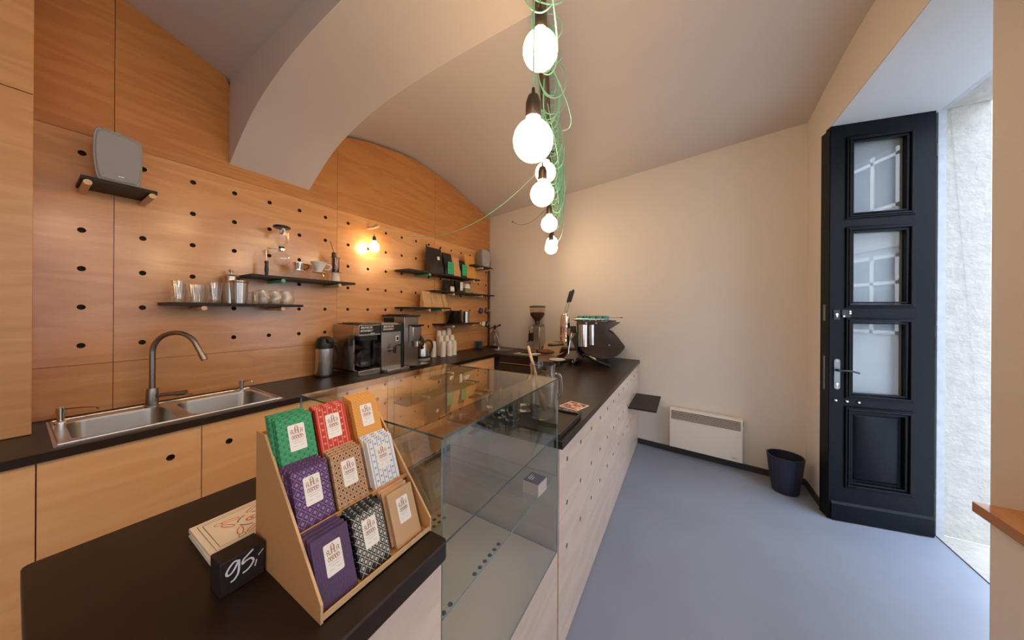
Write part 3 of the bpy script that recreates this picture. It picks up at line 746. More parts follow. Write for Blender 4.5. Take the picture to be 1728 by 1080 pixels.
tm = tumbler('water_glass', 'x', .034, .036, .085, 'water glasses on the black tray', mt=TUMB)
posg = [(-.737, 1.262, 0), (-.812, 1.262, 0), (-.872, 1.29, 0), (-.872, 1.29, 1), (-.770, 1.335, 0), (-.770, 1.335, 1), (-.838, 1.365, 0), (-.838, 1.365, 1), (-.745, 1.41, 0), (-.745, 1.41, 1), (-.815, 1.44, 0)]
nmg = ['nearest the jug, front edge', 'second along the front edge', 'front left corner, lower of two', 'front left corner, upper of two', 'middle, lower of two', 'middle, upper of two',
       'left side behind, lower of two', 'left side behind, upper of two', 'back, beside the jug, lower of two', 'back, beside the jug, upper of two', 'back left corner, single']
for k, (x, y, s) in enumerate(posg):
    lb = 'small clear water glass on black tray, '+nmg[k]; loc = (x, y, TZ+.030*0+(.087 if s else 0)*.35)
    if k == 0: tm.location = loc; tm['label'] = lb
    else: dup(tm, (loc[0], loc[1], TZ+(.034 if s else 0)), lb)
# photo card and printed black card
root = thing('photo_print', 'small colour photo print with white border lying on the bar top', 'photo', (-.555, 1.665, CT+.0004), R(-14))
m = M(); m.box(-.062, -.065, 0, .062, .065, .0008); m.build('paper', WHITEP, root)
pm = mat('photo_surface', (.45, .24, .18), .4); nn = pm.node_tree.nodes; ll = pm.node_tree.links
no = nn.new('ShaderNodeTexNoise'); no.inputs['Scale'].default_value = 32; tc = nn.new('ShaderNodeTexCoord'); rp = nn.new('ShaderNodeValToRGB')
rp.color_ramp.elements[0].position = .40; rp.color_ramp.elements[0].color = (.06, .02, .015, 1); rp.color_ramp.elements[1].position = .62; rp.color_ramp.elements[1].color = (.78, .52, .40, 1)
e = rp.color_ramp.elements.new(.5); e.color = (.45, .18, .10, 1)
ll.new(tc.outputs['Object'], no.inputs['Vector']); ll.new(no.outputs[0], rp.inputs[0]); ll.new(rp.outputs[0], nn['Principled BSDF'].inputs['Base Color'])
m = M(); m.box(-.055, -.058, .0009, .055, .058, .0011); m.build('picture', pm, root)
root = thing('printed_card', 'black card with white ring drawings, half under the tray edge', 'card', (-.545, 1.545, CT+.0004), R(-14))
m = M(); m.box(-.06, -.045, 0, .06, .045, .0006); m.build('card', BLACKMT, root)
m = M(); f = lambda u, v: (u, v, .0009)
for cx_, cy_, rr in ((-.035, .025, .012), (-.01, .022, .013), (.02, .02, .013), (.042, .018, .010), (-.03, -.005, .012), (.0, -.008, .012), (.032, -.01, .012), (-.012, -.03, .010), (.018, -.032, .010)):
    m.ribbon(ring(cx_, cy_, rr, 14)+[ring(cx_, cy_, rr, 14)[0]], .002, f); m.ribbon([(cx_-rr*.5, cy_), (cx_+rr*.5, cy_)], .0015, f)
m.build('print', CHALK, root, smooth=False, fixn=False)

# ================================================================== SINK, TAP, DISPENSERS
root = thing('kitchen_sink', 'steel double-bowl sink set into the black worktop', 'sink', (-2.64, .085, CT))
SW, SL = .49, .775
m = M(); rim = [(0, 0, .0005), (SW, 0, .0005), (SW, SL, .0005), (0, SL, .0005)]
bowls = [(.085, .045, .45, .345), (.085, .395, .45, .735)]
bm = bmesh.new(); es = []; loops = [[(0, 0), (SW, 0), (SW, SL), (0, SL)]]+[rrect(*b, .06, 6) for b in bowls]
for loop in loops:
    vs = [bm.verts.new((p[0], p[1], 0)) for p in loop]; es += [bm.edges.new((vs[i], vs[(i+1) % len(vs)])) for i in range(len(vs))]
bmesh.ops.triangle_fill(bm, use_beauty=True, edges=es); bm.verts.index_update()
m.add([(v.co.x, v.co.y, .003) for v in bm.verts], [[v.index for v in f_.verts] for f_ in bm.faces]); bm.free()
m.add([(0, 0, 0), (SW, 0, 0), (SW, SL, 0), (0, SL, 0), (0, 0, .003), (SW, 0, .003), (SW, SL, .003), (0, SL, .003)], [(0, 1, 5, 4), (1, 2, 6, 5), (2, 3, 7, 6), (3, 0, 4, 7)])
m.build('rim', STEEL, root)
m = M(); m.tube([(.012, .012, .004), (SW-.012, .012, .004), (SW-.012, SL-.012, .004), (.012, SL-.012, .004), (.012, .012, .004)], .005, 8, sharp=True); m.build('rim_bead', STEEL, root)
for b in bowls:
    m = M(); secs = []
    for z, i, r_ in ((.003, 0, .06), (-.01, .004, .058), (-.12, .010, .055), (-.145, .022, .05), (-.15, .05, .03)):
        secs.append([(p[0], p[1], z) for p in rrect(b[0]+i, b[1]+i, b[2]-i, b[3]-i, r_, 6)])
    m.loft(secs, cap=False); m.add(secs[-1], [list(range(len(secs[-1])))]); o = m.build('bowl', STEELD, root)
    m = M(); m.lathe([(0, .001), (.03, .001), (.034, .003), (.038, 0)], ((b[0]+b[2])/2, (b[1]+b[3])/2, -.149), 20); m.build('drain', CHROME, o)
root = thing('kitchen_tap', 'tall brushed steel swan-neck tap rising between the two sink bowls', 'tap', (-2.596, .405, CT+.003))
m = M(); m.lathe([(0, 0), (.028, 0), (.028, .006), (.0245, .008), (.0245, .085), (.021, .10), (0, .10)], seg=24); m.build('body', STEELD, root)
dr = Vector((.78, .63, 0)); top = .30; rad = .112
path = [Vector((0, 0, .09)), Vector((0, 0, .2)), Vector((0, 0, top))]+[Vector((0, 0, top))+dr*(rad*(1-math.cos(a)))+Vector((0, 0, rad*math.sin(a)*1.0)) for a in lin(.15, PI*.88, 16)]
path.append(path[-1]+(path[-1]-path[-2]).normalized()*.06)
m = M(); m.tube(path, .0125, 14); m.build('spout', STEELD, root)
e = path[-1]; d_ = (path[-1]-path[-2]).normalized(); m = M(); m.tube([e, e+d_*.035], .0150, 14); m.build('nozzle', STEELD, root)
m = M(); m.tube([(.02, .02, .058), (.075, .085, .062)], .011, 12); lv = m.build('lever_hub', STEELD, root)
m = M(); m.tube([(.07, .08, .061), (.098, .112, .064)], .0145, 12); m.tube([(.095, .108, .058), (.12, .135, .050)], .003, 8); m.build('lever', STEELD, root)
for nm, (x, y), l in (('left end of the sink, long thin spout', (-2.585, .122), .085), ('right end of the sink, short spout', (-2.585, .79), .03)):
    r_ = thing('soap_dispenser', 'chrome soap dispenser at the '+nm, 'soap dispenser', (x, y, CT+.0035))
    m = M(); m.lathe([(0, 0), (.022, 0), (.022, .004), (.011, .008), (.011, .045), (0, .045)], seg=18); m.build('base', CHROME, r_)
    m = M(); m.lathe([(0, .046), (.0145, .046), (.0145, .072), (0, .072)], seg=18); m.build('pump_head', CHROME, r_)
    m = M(); m.tube([(.01, .008, .064), (.02+l*.5, .01+l*.55, .068), (.02+l*.85, .01+l*.9, .066), (.02+l, .01+l, .058)], .004, 8); m.build('spout', CHROME, r_)

# ================================================================== COUNTER APPLIANCES
root = thing('airpot', 'steel thermos flask with black lid, left of the coffee brewer', 'thermos', (-2.59, 1.325, CT+.001))
m = M(); m.lathe([(0, .0), (.064, 0), (.066, .01), (.066, .235), (.0, .235)], seg=30); m.build('body', STEEL, root)
m = M(); m.lathe([(.0665, .232), (.068, .24), (.066, .28), (.055, .315), (.03, .33), (0, .333)], seg=30); m.build('lid', BLACKPL, root)
m = M(); m.box(.02, -.02, .28, .10, .02, .315); m.build('spout', BLACKPL, root, bevel=.006)
m = M(); m.tube([(.0, .064, .25), (.01, .09, .24), (.01, .095, .15), (0, .066, .10)], .009, 8); m.build('handle', BLACKPL, root)
m = M(); m.lathe([(.0665, 0), (.068, .002), (.068, .014), (.0665, .016)], seg=30); m.build('foot_ring', BLACKPL, root)
BY = 1.449
root = thing('coffee_brewer', 'steel and black coffee brewing machine with a glass pot, left of two matching machines', 'coffee machine', (-2.685, BY, CT+.001))
Wd = .197
m = M(); m.box(0, 0, .03, .235, Wd, .425); m.build('body', STEEL, root, bevel=.002)
m = M(); m.box(.236, .0, .335, .375, Wd, .425); hd = m.build('head', STEEL, root, bevel=.002)
def brand(m, x, y0, y1, z0, z1):
    f = lambda u, v: (x, (y0+y1)/2+u, v)
    text_mesh(m, 'BRAVILOR', .024, lambda u, v: f(u, v+z0+(z1-z0)*.73), 1, sx=.95, bold=True, shear=.3); text_mesh(m, 'BONAMAT', .024, lambda u, v: f(u, v+z0+(z1-z0)*.40), 1, sx=.95, bold=True, shear=.3)
m = M(); m.box(.3755, .003, .350, .378, Wd-.003, .420, 0); brand(m, .3783, .0, .13, .345, .425); m.box(.378, .10, .352, .3784, .14, .357, 1); m.build('badge', [BLACKPL, WHITEP], hd)
m = M(); m.box(.2355, .012, .03, .238, Wd-.004, .334); m.build('back_plate', BLACKGL, root)
m = M(); m.box(.236, .0, .03, .30, .008, .334); m.build('side_fin', STEEL, root)
m = M(); m.box(0, 0, 0, .375, Wd, .046); m.build('base', STEEL, root, bevel=.003)
m = M(); m.lathe([(0, 0), (.055, 0), (.055, .004), (0, .004)], (.305, .10, .0465), 24); m.build('hotplate', BLACKMT, root)
m = M(); m.box(.25, .02, .295, .365, .175, .333); m.lathe([(.05, 0), (.045, -.05), (0, -.05)], (.305, .10, .295), 20); m.build('filter_holder', BLACKPL, root)
m = M(); m.box(.02, .02, .426, .35, .17, .432); m.box(.06, .04, .433, .2, .13, .440); m.build('lid', BLACKPL, root)
m = M(); m.box(.0, -.0015, .338, .30, -.0002, .422); m.build('side_plate', mat('bronze_side', (.52, .36, .24), .3, metal=.9), hd)
root = thing('glass_coffee_pot', 'glass coffee pot with black handle on the brewer hotplate', 'coffee pot', (-2.685+.305, BY+.10, CT+.053))
m = M(); m.lathe([(0, 0), (.045, 0), (.060, .015), (.066, .04), (.060, .07), (.045, .11), (.038, .135), (.040, .14)], seg=30); m.build('glass_body', CLEAR2, root)
m = M(); m.lathe([(.0405, .128), (.0425, .128), (.044, .155), (0, .158)], seg=30); m.build('collar', BLACKPL, root)
m = M(); m.tube([(.02, -.035, .145), (.035, -.07, .14), (.04, -.085, .11), (.035, -.075, .055), (.03, -.066, .045)], .009, 8); m.build('handle', BLACKPL, root)
m = M(); m.lathe([(0, .003), (.045, .003), (.058, .014), (.0595, .022), (0, .022)], seg=30); m.build('coffee', mat('black_coffee', (.02, .008, .004), .1), root)
DYB = 1.662
root = thing('hot_water_dispenser', 'steel hot water machine with a black tap, right of the glass pot brewer', 'water dispenser', (-2.685, DYB, CT+.001)); Wd = .235
m = M(); m.box(0, 0, .0, .370, .205, .425); m.build('body', STEEL, root, bevel=.002)
m = M(); m.box(.0, .206, 0, .372, Wd, .425); m.build('side_strip', BLACKPL, root, bevel=.002)
m = M(); m.box(.371, .0, .355, .376, .205, .42, 0); brand(m, .3765, .0, .13, .35, .425); m.build('badge', [BLACKPL, WHITEP], root)
m = M(); m.box(.3712, .006, .04, .373, .198, .345); fp = m.build('front_plate', STEEL, root)
m = M(); m.box(.3732, .145, .265, .376, .178, .315, 0); m.box(.3762, .152, .275, .380, .171, .305, 1); m.build('switch', [WHITEC, BLACKPL], fp)
m = M(); m.tube([(.373, .085, .195), (.41, .10, .197)], .008, 10); tp = m.build('tap', CHROME, root)
m = M(); m.cyl((.415, .102, .165), .013, .055, seg=14); m.tube([(.415, .102, .222), (.43, .115, .235), (.44, .145, .237)], .005, 8); m.build('tap_handle', BLACKPL, tp)
m = M(); m.box(.372, .0, .0, .46, .235, .028); m.build('drip_tray', STEEL, root, bevel=.003)
m = M(); m.box(.03, .02, .426, .34, .19, .436); m.build('lid', STEEL, root)
GY = 1.935
root = thing('shop_grinder', 'tall steel shop coffee grinder, right of the hot water machine', 'coffee grinder', (-2.66, GY, CT+.001))
m = M(); m.box(.16, .0, .0, .31, .175, .49); m.build('body', STEELD, root, bevel=.004)
m = M(); m.box(0, .01, 0, .158, .165, .36); m.build('motor_housing', BLACKPL, root, bevel=.01)
m = M(); m.box(.0, .0, .365, .158, .175, .47); m.box(-.02, -.01, .491, .33, .185, .505); m.build('hopper_frame', BLACKMT, root, bevel=.002)
m = M(); m.box(.02, .02, .506, .2, .15, .512); m.build('hopper_lid', BLACKPL, root)
m = M(); m.box(.311, .055, .245, .37, .165, .395); sp_ = m.build('grinding_head', STEEL, root, bevel=.006)
m = M(); m.box(.33, .05, .396, .40, .17, .412); m.build('bag_clamp', BLACKPL, sp_, bevel=.003)
m = M(); m.cyl((.345, .12, .19), .022, .055, seg=16); m.build('spout', CHROME, sp_)
m = M(); m.tube([(.36, .15, .30), (.39, .165, .26), (.395, .165, .20)], .011, 8); m.build('lever', BLACKPL, sp_)
m = M(); m.loft([[(.30, .0, 0), (.44, .03, 0), (.43, .20, 0), (.30, .19, 0)], [(.28, -.01, .02), (.45, .02, .025), (.44, .22, .02), (.28, .20, .025)]]); m.build('catch_tray', STEELD, root)
root = thing('electric_kettle', 'steel electric kettle with black handle between grinder and paper cups', 'kettle', (-2.53, 2.325, CT+.001))
m = M(); m.lathe([(0, 0), (.092, 0), (.092, .018), (.085, .025), (0, .025)], seg=28); m.build('base', mat('kettle_base', (.30, .28, .26), .4), root)
m = M(); m.lathe([(0, .026), (.080, .026), (.080, .034), (.074, .11), (.058, .175), (.045, .195), (.03, .203), (0, .205)], seg=30); m.build('body', STEEL, root)
m = M(); m.lathe([(.081, .026), (.082, .03), (.081, .045), (.079, .047)], seg=30); m.build('foot_ring', BLACKPL, root)
m = M(); m.tube([(.01, .03, .20), (.02, .07, .215), (.03, .11, .195), (.03, .125, .14), (.02, .10, .07), (.01, .075, .05)], .010, 8); m.cyl((0, 0, .205), .012, .015, seg=10); m.build('handle', BLACKPL, root)
m = M(); m.tube([(.05, -.045, .14), (.065, -.06, .175), (.07, -.065, .185)], .016, 10, rs=[.02, .014, .010]); m.build('spout', STEEL, root)
# paper cups
cup = thing('paper_cup', 'x', 'paper cup', group='nested paper cups')
m = M(); m.lathe([(.0325, 0), (.0335, .001), (.0325, .004), (.0245, .060), (.0235, .060), (.022, .056), (0, .056)], seg=18); m.build('cup_body', CUPM, cup)
stk = [((-2.590, 2.560), 7, 'far left of the front row'), ((-2.500, 2.625), 7, 'second in the front row'), ((-2.475, 2.715), 7, 'third in the front row'), ((-2.485, 2.805), 7, 'right end of the front row'),
       ((-2.575, 2.665), 10, 'left of the middle row'), ((-2.560, 2.755), 10, 'centre of the middle row'), ((-2.550, 2.835), 10, 'right of the middle row'),
       ((-2.640, 2.70), 13, 'left of the back row'), ((-2.635, 2.775), 13, 'middle of the back row'), ((-2.62, 2.855), 14, 'tallest, at the back right')]
first = True
OW = ['first', 'second', 'third', 'fourth', 'fifth', 'sixth', 'seventh', 'eighth', 'ninth', 'tenth', 'eleventh', 'twelfth', 'thirteenth', 'fourteenth']
for (x, y), k_, nm in stk:
    for k in range(k_):
        loc = (x+random.uniform(-.0006, .0006), y, CT+.001+k*.0205)
        lb = 'paper cup, %s, nested stack %s' % ('topmost' if k == k_-1 else OW[k]+' from the bottom', nm)
        if first: cup.location = loc; cup['label'] = lb; cup['group'] = 'nested paper cups on the worktop'; first = False
        else: dup(cup, loc, lb, group='nested paper cups on the worktop')
# ================================================================== PEG SHELVES
def pegshelf(label, y0, y1, zb, pegs, green=(), cat='shelf'):
    r_ = thing('wall_shelf', label, cat, (WX, y0, zb))
    m = M(); m.box(.0005, 0, 0, .223, y1-y0, .018); m.build('board', BLACKSH, r_, bevel=.0008)
    for k, p in enumerate(pegs):
        m = M(); m.cyl((-.012, p-y0, -.0143), .0132, .243, ax='x', seg=18); o = m.build('dowel', DOWG if k in green else DOWEL, r_)
        if k in green: o['label'] = 'green dowel'
    return r_
pegshelf('long black peg shelf with glasses and steel canisters, above the tap', .44, 1.115, 1.522, [.5835, .9835])
pegshelf('black peg shelf with the siphon coffee maker, one green dowel', .808, 1.521, 1.722, [.9835, 1.3835], (0,))
pegshelf('black peg shelf carrying the big coffee bags, topmost near the corner', 2.09, 3.335, 1.922, [2.3835, 3.1835], (0,))
pegshelf('black peg shelf directly under the big coffee bags, with small black bags', 2.48, 3.70, 1.722, [2.7835, 3.3835])
pegshelf('short black peg shelf with kraft coffee bags above the grinder', 2.095, 2.735, 1.522, [2.3835, 2.5835], (1,))
pegshelf('short black peg shelf with the black pot above the paper cups', 2.645, 3.33, 1.322, [2.7835, 3.1835])
pegshelf('small black peg shelf under the left speaker', .165, .402, 2.122, [.1835, .3835])
pegshelf('small black peg shelf under the speaker in the far corner', 3.2, 3.64, 2.122, [3.3835, 3.5835])
# speakers
def speaker(label, loc, rz, s=1.0, tilt=0):
    r_ = thing('speaker', label, 'speaker', loc, rot=(0, tilt, rz)); r_.scale = s
    o_ = [(-.075, .0), (-.045, -.012), (.045, -.012), (.075, .0), (.085, .10), (.082, .185), (.05, .205), (-.05, .215), (-.082, .2), (-.088, .10)]
    oo = []
    for i in range(10):
        p0, p1, p2, p3 = [Vector((*o_[(i+k) % 10], 0)) for k in (-1, 0, 1, 2)]
        for j in range(4):
            t = j/4; v = .5*((2*p1)+(p2-p0)*t+(2*p0-5*p1+4*p2-p3)*t*t+(3*p1-p0-3*p2+p3)*t**3); oo.append((v.x, v.y))
    o_ = oo; m = M(); secs = []
    for x, q in ((-.14, .75), (-.06, .97), (.0, 1.0), (.004, .985)):
        secs.append([(x, y*q, .1+(z-.1)*q+.02) for y, z in o_])
    m.loft(secs); m.build('shell', GREYSP, r_, ang=50)
    m = M(); m.loft([[(.004, y*.93, .1+(z-.1)*.93+.02) for y, z in o_], [(.010, y*.87, .1+(z-.1)*.87+.02) for y, z in o_]]); g = m.build('grille', GREYGR, r_)
    m = M(); m.box(.0095, -.008, .034, .0115, .022, .043, 0); m.box(.0113, -.004, .036, .0118, .018, .041, 1); m.build('badge', [GREYSP, WHITEP], g)
    m = M(); m.prism([(-.02, .225), (.02, .225), (.012, .25), (-.012, .25)], 'x', -.09, -.04); m.build('mount', GREYSP, r_, bevel=.004)
    m = M(); m.lathe([(0, 0), (.05, 0), (.045, .012), (.02, .02), (0, .02)], (-.06, 0, .0), 18); m.build('foot', BLACKPL, r_)
    return r_
speaker('grey loudspeaker on the small shelf at the upper left', (-2.545, .282, 2.141), R(-2), (.9, .90, 1.17))
speaker('grey loudspeaker in the far corner beside the dark pipe', (-2.53, 3.54, 2.141), R(-8), (1, 1, 1.12))

# ------------------------------------------------------------------ low shelf: glasses, canisters
Z = 1.5405
pint = tumbler('pint_glass', 'x', .027, .037, .112, 'pint glasses on the low shelf', base=.006)
lst = [(-2.60, .505, 0, 'left end, lower of two'), (-2.60, .505, .02, 'left end, upper of two'), (-2.56, .565, 0, 'second from the left end'),
       (-2.62, .600, 0, 'third from the left end, near the wall'), (-2.585, .655, 0, 'next to the canisters, lower of two'), (-2.585, .655, .02, 'next to the canisters, upper of two')]
for k, (x, y, dz, nm) in enumerate(lst):
    lb = 'tall clear glass on the low shelf, '+nm
    if k == 0: pint.location = (x, y, Z); pint['label'] = lb
    else: dup(pint, (x, y, Z+dz), lb)
root = thing('french_press', 'tall steel canister with knobbed lid, behind the steel pitcher', 'coffee press', (-2.64, .752, Z))
m = M(); m.lathe([(0, 0), (.042, 0), (.042, .17), (.044, .172), (.044, .18), (.03, .192), (0, .196)], seg=28); m.build('body', STEEL, root)
m = M(); m.lathe([(0, .195), (.006, .197), (.006, .21), (.014, .216), (.012, .228), (0, .23)], seg=14); m.build('knob', STEEL, root)
root = thing('steel_canister', 'shiny steel canister with copper rim, in front of the knobbed canister', 'canister', (-2.55, .765, Z))
m = M(); m.lathe([(0, 0), (.038, 0), (.047, .145), (.0, .145)], seg=30); m.build('body', STEEL, root)
m = M(); m.lathe([(.0472, .136), (.0485, .138), (.0485, .150), (.044, .152), (0, .148)], seg=30); m.build('rim', BRASS, root)
shot = tumbler('shot_glass', 'x', .018, .025, .052, 'shot glasses on the low shelf', base=.014)
for k, (x, y, dz, nm) in enumerate([(-2.60, .835, 0, 'back one, lower'), (-2.60, .835, .03, 'back one, upper'), (-2.555, .855, 0, 'front one, lower'), (-2.555, .855, .03, 'front one, upper')]):
    lb = 'small shot glass right of the steel canister, '+nm
    if k == 0: shot.location = (x, y, Z); shot['label'] = lb
    else: dup(shot, (x, y, Z+dz), lb)
rg = thing('round_glass', 'x', 'glass', group='round bellied glasses on the low shelf')
m = M(); m.lathe([(0, 0), (.028, 0), (.038, .015), (.040, .035), (.033, .060), (.031, .075), (.035, .098), (.0335, .098), (.0295, .075), (.031, .060), (.038, .036), (.036, .018), (.0, .008)], seg=28); m.build('glass_body', CLEAR2, rg)
for k, (x, y, nm) in enumerate([(-2.55, .905, 'front left'), (-2.62, .92, 'back left'), (-2.55, .975, 'front, second'), (-2.62, .99, 'back, second'), (-2.55, 1.045, 'front right'), (-2.62, 1.06, 'back right')]):
    lb = 'round bellied clear glass at the right end of the low shelf, '+nm
    if k == 0: rg.location = (x, y, Z); rg['label'] = lb
    else: dup(rg, (x, y, Z), lb)
# ------------------------------------------------------------------ siphon shelf
Z = 1.7405
root = thing('siphon_brewer', 'glass siphon coffee maker with black stand and black lid', 'coffee maker', (-2.60, .93, Z))
m = M(); m.lathe([(0, 0), (.045, 0), (.045, .006), (0, .008)], (0, 0, 0), 20); m.tube([(0, 0, .006), (0, 0, .05), (.002, 0, .08), (0, 0, .11)], .011, 10, rs=[.009, .013, .010, .013]); m.build('stand', BLACKPL, root)
m = M(); m.tube([(0, 0, .11), (0, 0, .195), (.01, .02, .205), (.02, .055, .205)], .003, 8); m.lathe([(.019, .196), (.021, .196), (.021, .212), (.019, .212)], (.025, .082, 0), 16); m.build('arm', CHROME, root)
m = M(); m.lathe([(0, .082), (.02, .084), (.045, .105), (.054, .135), (.046, .165), (.024, .188), (.018, .20), (.018, .212)], (.025, .082, 0), 28); m.build('lower_bulb', CLEAR2, root)
m = M(); m.lathe([(.0, .225), (.012, .226), (.035, .245), (.044, .27), (.045, .36), (.0435, .36)], (.025, .082, 0), 28); m.tube([(.025, .082, .23), (.025, .082, .12)], .004, 8); m.build('upper_chamber', CLEAR2, root)
m = M(); m.lathe([(0, .21), (.017, .21), (.019, .226), (0, .226)], (.025, .082, 0), 18); m.build('stopper', BLACKPL, root)
m = M(); m.lathe([(0, .362), (.050, .362), (.053, .366), (.053, .374), (.045, .380), (0, .380)], (.025, .082, 0), 28); m.build('lid', BLACKPL, root)
m = M(); m.cyl((.025, .082, .320), .012, .042, seg=14); m.build('filter_cap', CLOTH, root)
server = thing('glass_server', 'low glass coffee server under the metal dripper', 'glass server', (-2.585, 1.125, Z), group=None)
m = M(); m.lathe([(0, 0), (.048, 0), (.052, .01), (.047, .025), (.044, .03), (.040, .045), (.034, .052), (.032, .062), (.034, .066)], seg=26)
for z in (.022, .034, .046): m.lathe([(.049-.25*(z-.01), z), (.0505-.25*(z-.01), z+.0015), (.049-.25*(z-.01), z+.003)], seg=26)
m.build('glass_body', CLEAR2, server)
m = M(); m.tube([(.01, .045, .055), (.015, .07, .05), (.015, .068, .025), (.01, .05, .015)], .004, 8); m.build('handle', CLEAR2, server)
dup(server, (-2.585, 1.275, Z), 'low glass coffee server under the white ceramic dripper')
root = thing('metal_dripper', 'small polished metal coffee dripper on the left glass server', 'coffee dripper', (-2.585, 1.125, Z+.066))
m = M(); m.lathe([(0, 0), (.046, 0), (.046, .003), (.026, .005), (.036, .055), (.040, .056), (.040, .058), (.034, .056), (.022, .010), (0, .010)], seg=26); m.build('cone', CHROME, root)
m = M(); m.tube([(.01, .036, .048), (.015, .06, .05), (.015, .066, .03), (.01, .045, .012), (.008, .032, .012)], .0035, 8); m.build('handle', BLACKPL, root)
root = thing('ceramic_dripper', 'white ceramic cone dripper on the right glass server', 'coffee dripper', (-2.585, 1.275, Z+.066))
m = M(); m.lathe([(0, 0), (.046, 0), (.048, .004), (.022, .010), (.024, .018), (.058, .082), (.060, .083), (.058, .085), (.053, .082), (.016, .016), (0, .016)], seg=28); m.build('cone', WHITEC, root)
m = M(); m.tube([(.015, .052, .07), (.02, .078, .07), (.02, .085, .05), (.015, .065, .03), (.01, .038, .03)], .005, 8); m.build('handle', WHITEC, root)
root = thing('paper_cup', 'upturned white paper cup holding the press coffee maker at the shelf end', 'paper cup', (-2.60, 1.415, Z))
m = M(); m.lathe([(.034, 0), (.035, .003), (.033, .006), (.028, .082), (0, .082)], seg=22); m.build('cup_body', CUPM, root)
root = thing('plunger_brewer', 'smoky plastic plunger coffee maker with stirring paddle, right end of the siphon shelf', 'coffee maker', (-2.60, 1.415, Z+.0825))
m = M(); m.lathe([(0, .0), (.045, 0), (.046, .004), (.030, .008), (.030, .125), (.040, .126), (.040, .130), (0, .130)], seg=24); m.build('chamber', glass('smoky_plastic', (.45, .34, .27), 1.45, 1.5), root)
m = M(); m.cyl((0, 0, .01), .026, .015, seg=20); m.build('seal', BLACKPL, root)
m = M(); m.tube([(.005, -.012, .02), (.004, -.014, .165)], .008, 8); m.lathe([(0, .128), (.02, .128), (.018, .17), (0, .172)], (.004, -.014, 0), 14); m.build('plunger', mat('brown_plastic', (.07, .02, .012), .3), root)
m = M(); m.tube([(.01, -.02, .17), (.012, -.05, .26)], .0028, 6); m.build('paddle', CLOTH, root)

# ------------------------------------------------------------------ coffee bags
def bag(label, loc, w_, h, d, matx, rz=0, fold=.0, group=None, name='coffee_bag', top=.010, lean=-.02):
    r_ = thing(name, label, 'coffee bag', loc, rz, group)
    m = M(); rd = random.Random(int(loc[1]*1000)); secs = []
    for k, t in enumerate(lin(0, 1, 7)):
        dd = d*(1-t)**.7 if t > .3 else d*(.9+.1*t/.3)
        dd = max(dd, top); ww = w_*(1-.06*math.sin(t*PI)+rd.uniform(-.015, .015)); x = lean*t; z = h*t
        n_ = 6; P_ = []
        for j in range(n_+1): P_.append((x+dd/2+rd.uniform(-.005, .005)*(0 < j < n_ and 0 < k < 6), -ww/2+ww*j/n_, z+rd.uniform(-.003, .003)*(k == 6)))
        for j in range(n_+1): P_.append((x-dd/2, ww/2-ww*j/n_, z))
        secs.append(P_)
    m.loft(secs); m.build('pouch', matx, r_, ang=50)
    return r_
def sticker(r_, y0, z0, y1, z1, x, mt, lines=3, ink=None, mt2=None, lab=None, slope=0):
    m = M(); m.add([(x, y0, z0), (x, y1, z0), (x+slope, y1, z1), (x+slope, y0, z1), (x-.004, y0, z0), (x-.004, y1, z0), (x-.004+slope, y1, z1), (x-.004+slope, y0, z1)],
                   [(0, 1, 2, 3), (7, 6, 5, 4), (0, 4, 5, 1), (1, 5, 6, 2), (2, 6, 7, 3), (3, 7, 4, 0)], 0)
    f = lambda u, v: (x+.0008+slope*(v-z0)/(z1-z0), u, v)
    for k in range(lines):
        z = z1-(z1-z0)*(.2+.6*k/max(1, lines-1)); m.ribbon([(y0+(y1-y0)*.2, z), (y0+(y1-y0)*.8, z)], .003, f, 1)
    o = m.build('label', [mt, ink or BLACKMT], r_, smooth=False, fixn=False)
    if lab: o['label'] = lab
Z = 1.9405
G = 'coffee bags on the top peg shelf'
b = bag('tall crumpled black coffee bag with a small white tag, left on the top bag shelf', (-2.58, 2.56, Z), .235, .31, .09, BAGB, group=G)
sticker(b, .0, .165, .035, .205, .048, WHITEP, 1, INKO, slope=-.004)
m = M(); m.box(-.024, -.118, .305, -.014, -.108, .335); m.box(-.024, .100, .305, -.014, .110, .335); m.build('clip', BLACKPL, b)
b = bag('black coffee bag with a green label, second from the left on the top bag shelf', (-2.575, 2.775, Z), .155, .285, .08, BAGB, group=G)
sticker(b, -.04, .02, .065, .17, .045, GREENL, 3, lab='green label')
b = bag('kraft brown coffee bag between the two green-labelled bags', (-2.575, 2.93, Z), .135, .25, .07, BAGK, group=G)
b = bag('smaller black coffee bag with a green label, beside the ochre bag', (-2.575, 3.055, Z), .125, .235, .075, BAGB, group=G)
sticker(b, -.045, .03, .055, .175, .043, GREENL, 3, lab='green label')
b = bag('large ochre coffee bag at the right end of the top bag shelf', (-2.585, 3.225, Z), .205, .33, .08, BAGO, group=G)
Z = 1.7405
G = 'small bags on the second bag shelf'
b = bag('small black bag with two white tags, left on the shelf under the big bags', (-2.60, 2.83, Z), .16, .15, .08, BAGB, group=G, top=.03)
sticker(b, -.02, .01, .05, .07, .046, WHITEP, 2); 
b = bag('small black bag with a white strip label, middle of the shelf under the big bags', (-2.59, 3.01, Z), .15, .155, .07, BAGB, group=G, top=.03)
sticker(b, -.02, .03, .03, .14, .043, WHITEP, 2)
root = thing('milk_carton', 'small olive carton with white gable top on the shelf under the big bags', 'carton', (-2.60, 3.165, Z))
m = M(); m.box(-.04, -.055, 0, .04, .055, .07); m.build('body', mat('olive_carton', (.30, .27, .09), .6), root)
m = M(); m.prism([(-.055, .0705), (.055, .0705), (.035, .13), (-.035, .13)], 'x', -.035, .035); m.build('gable_top', WHITEP, root)
root = thing('small_jar', 'tiny glass jar right of the olive carton', 'jar', (-2.60, 3.285, Z))
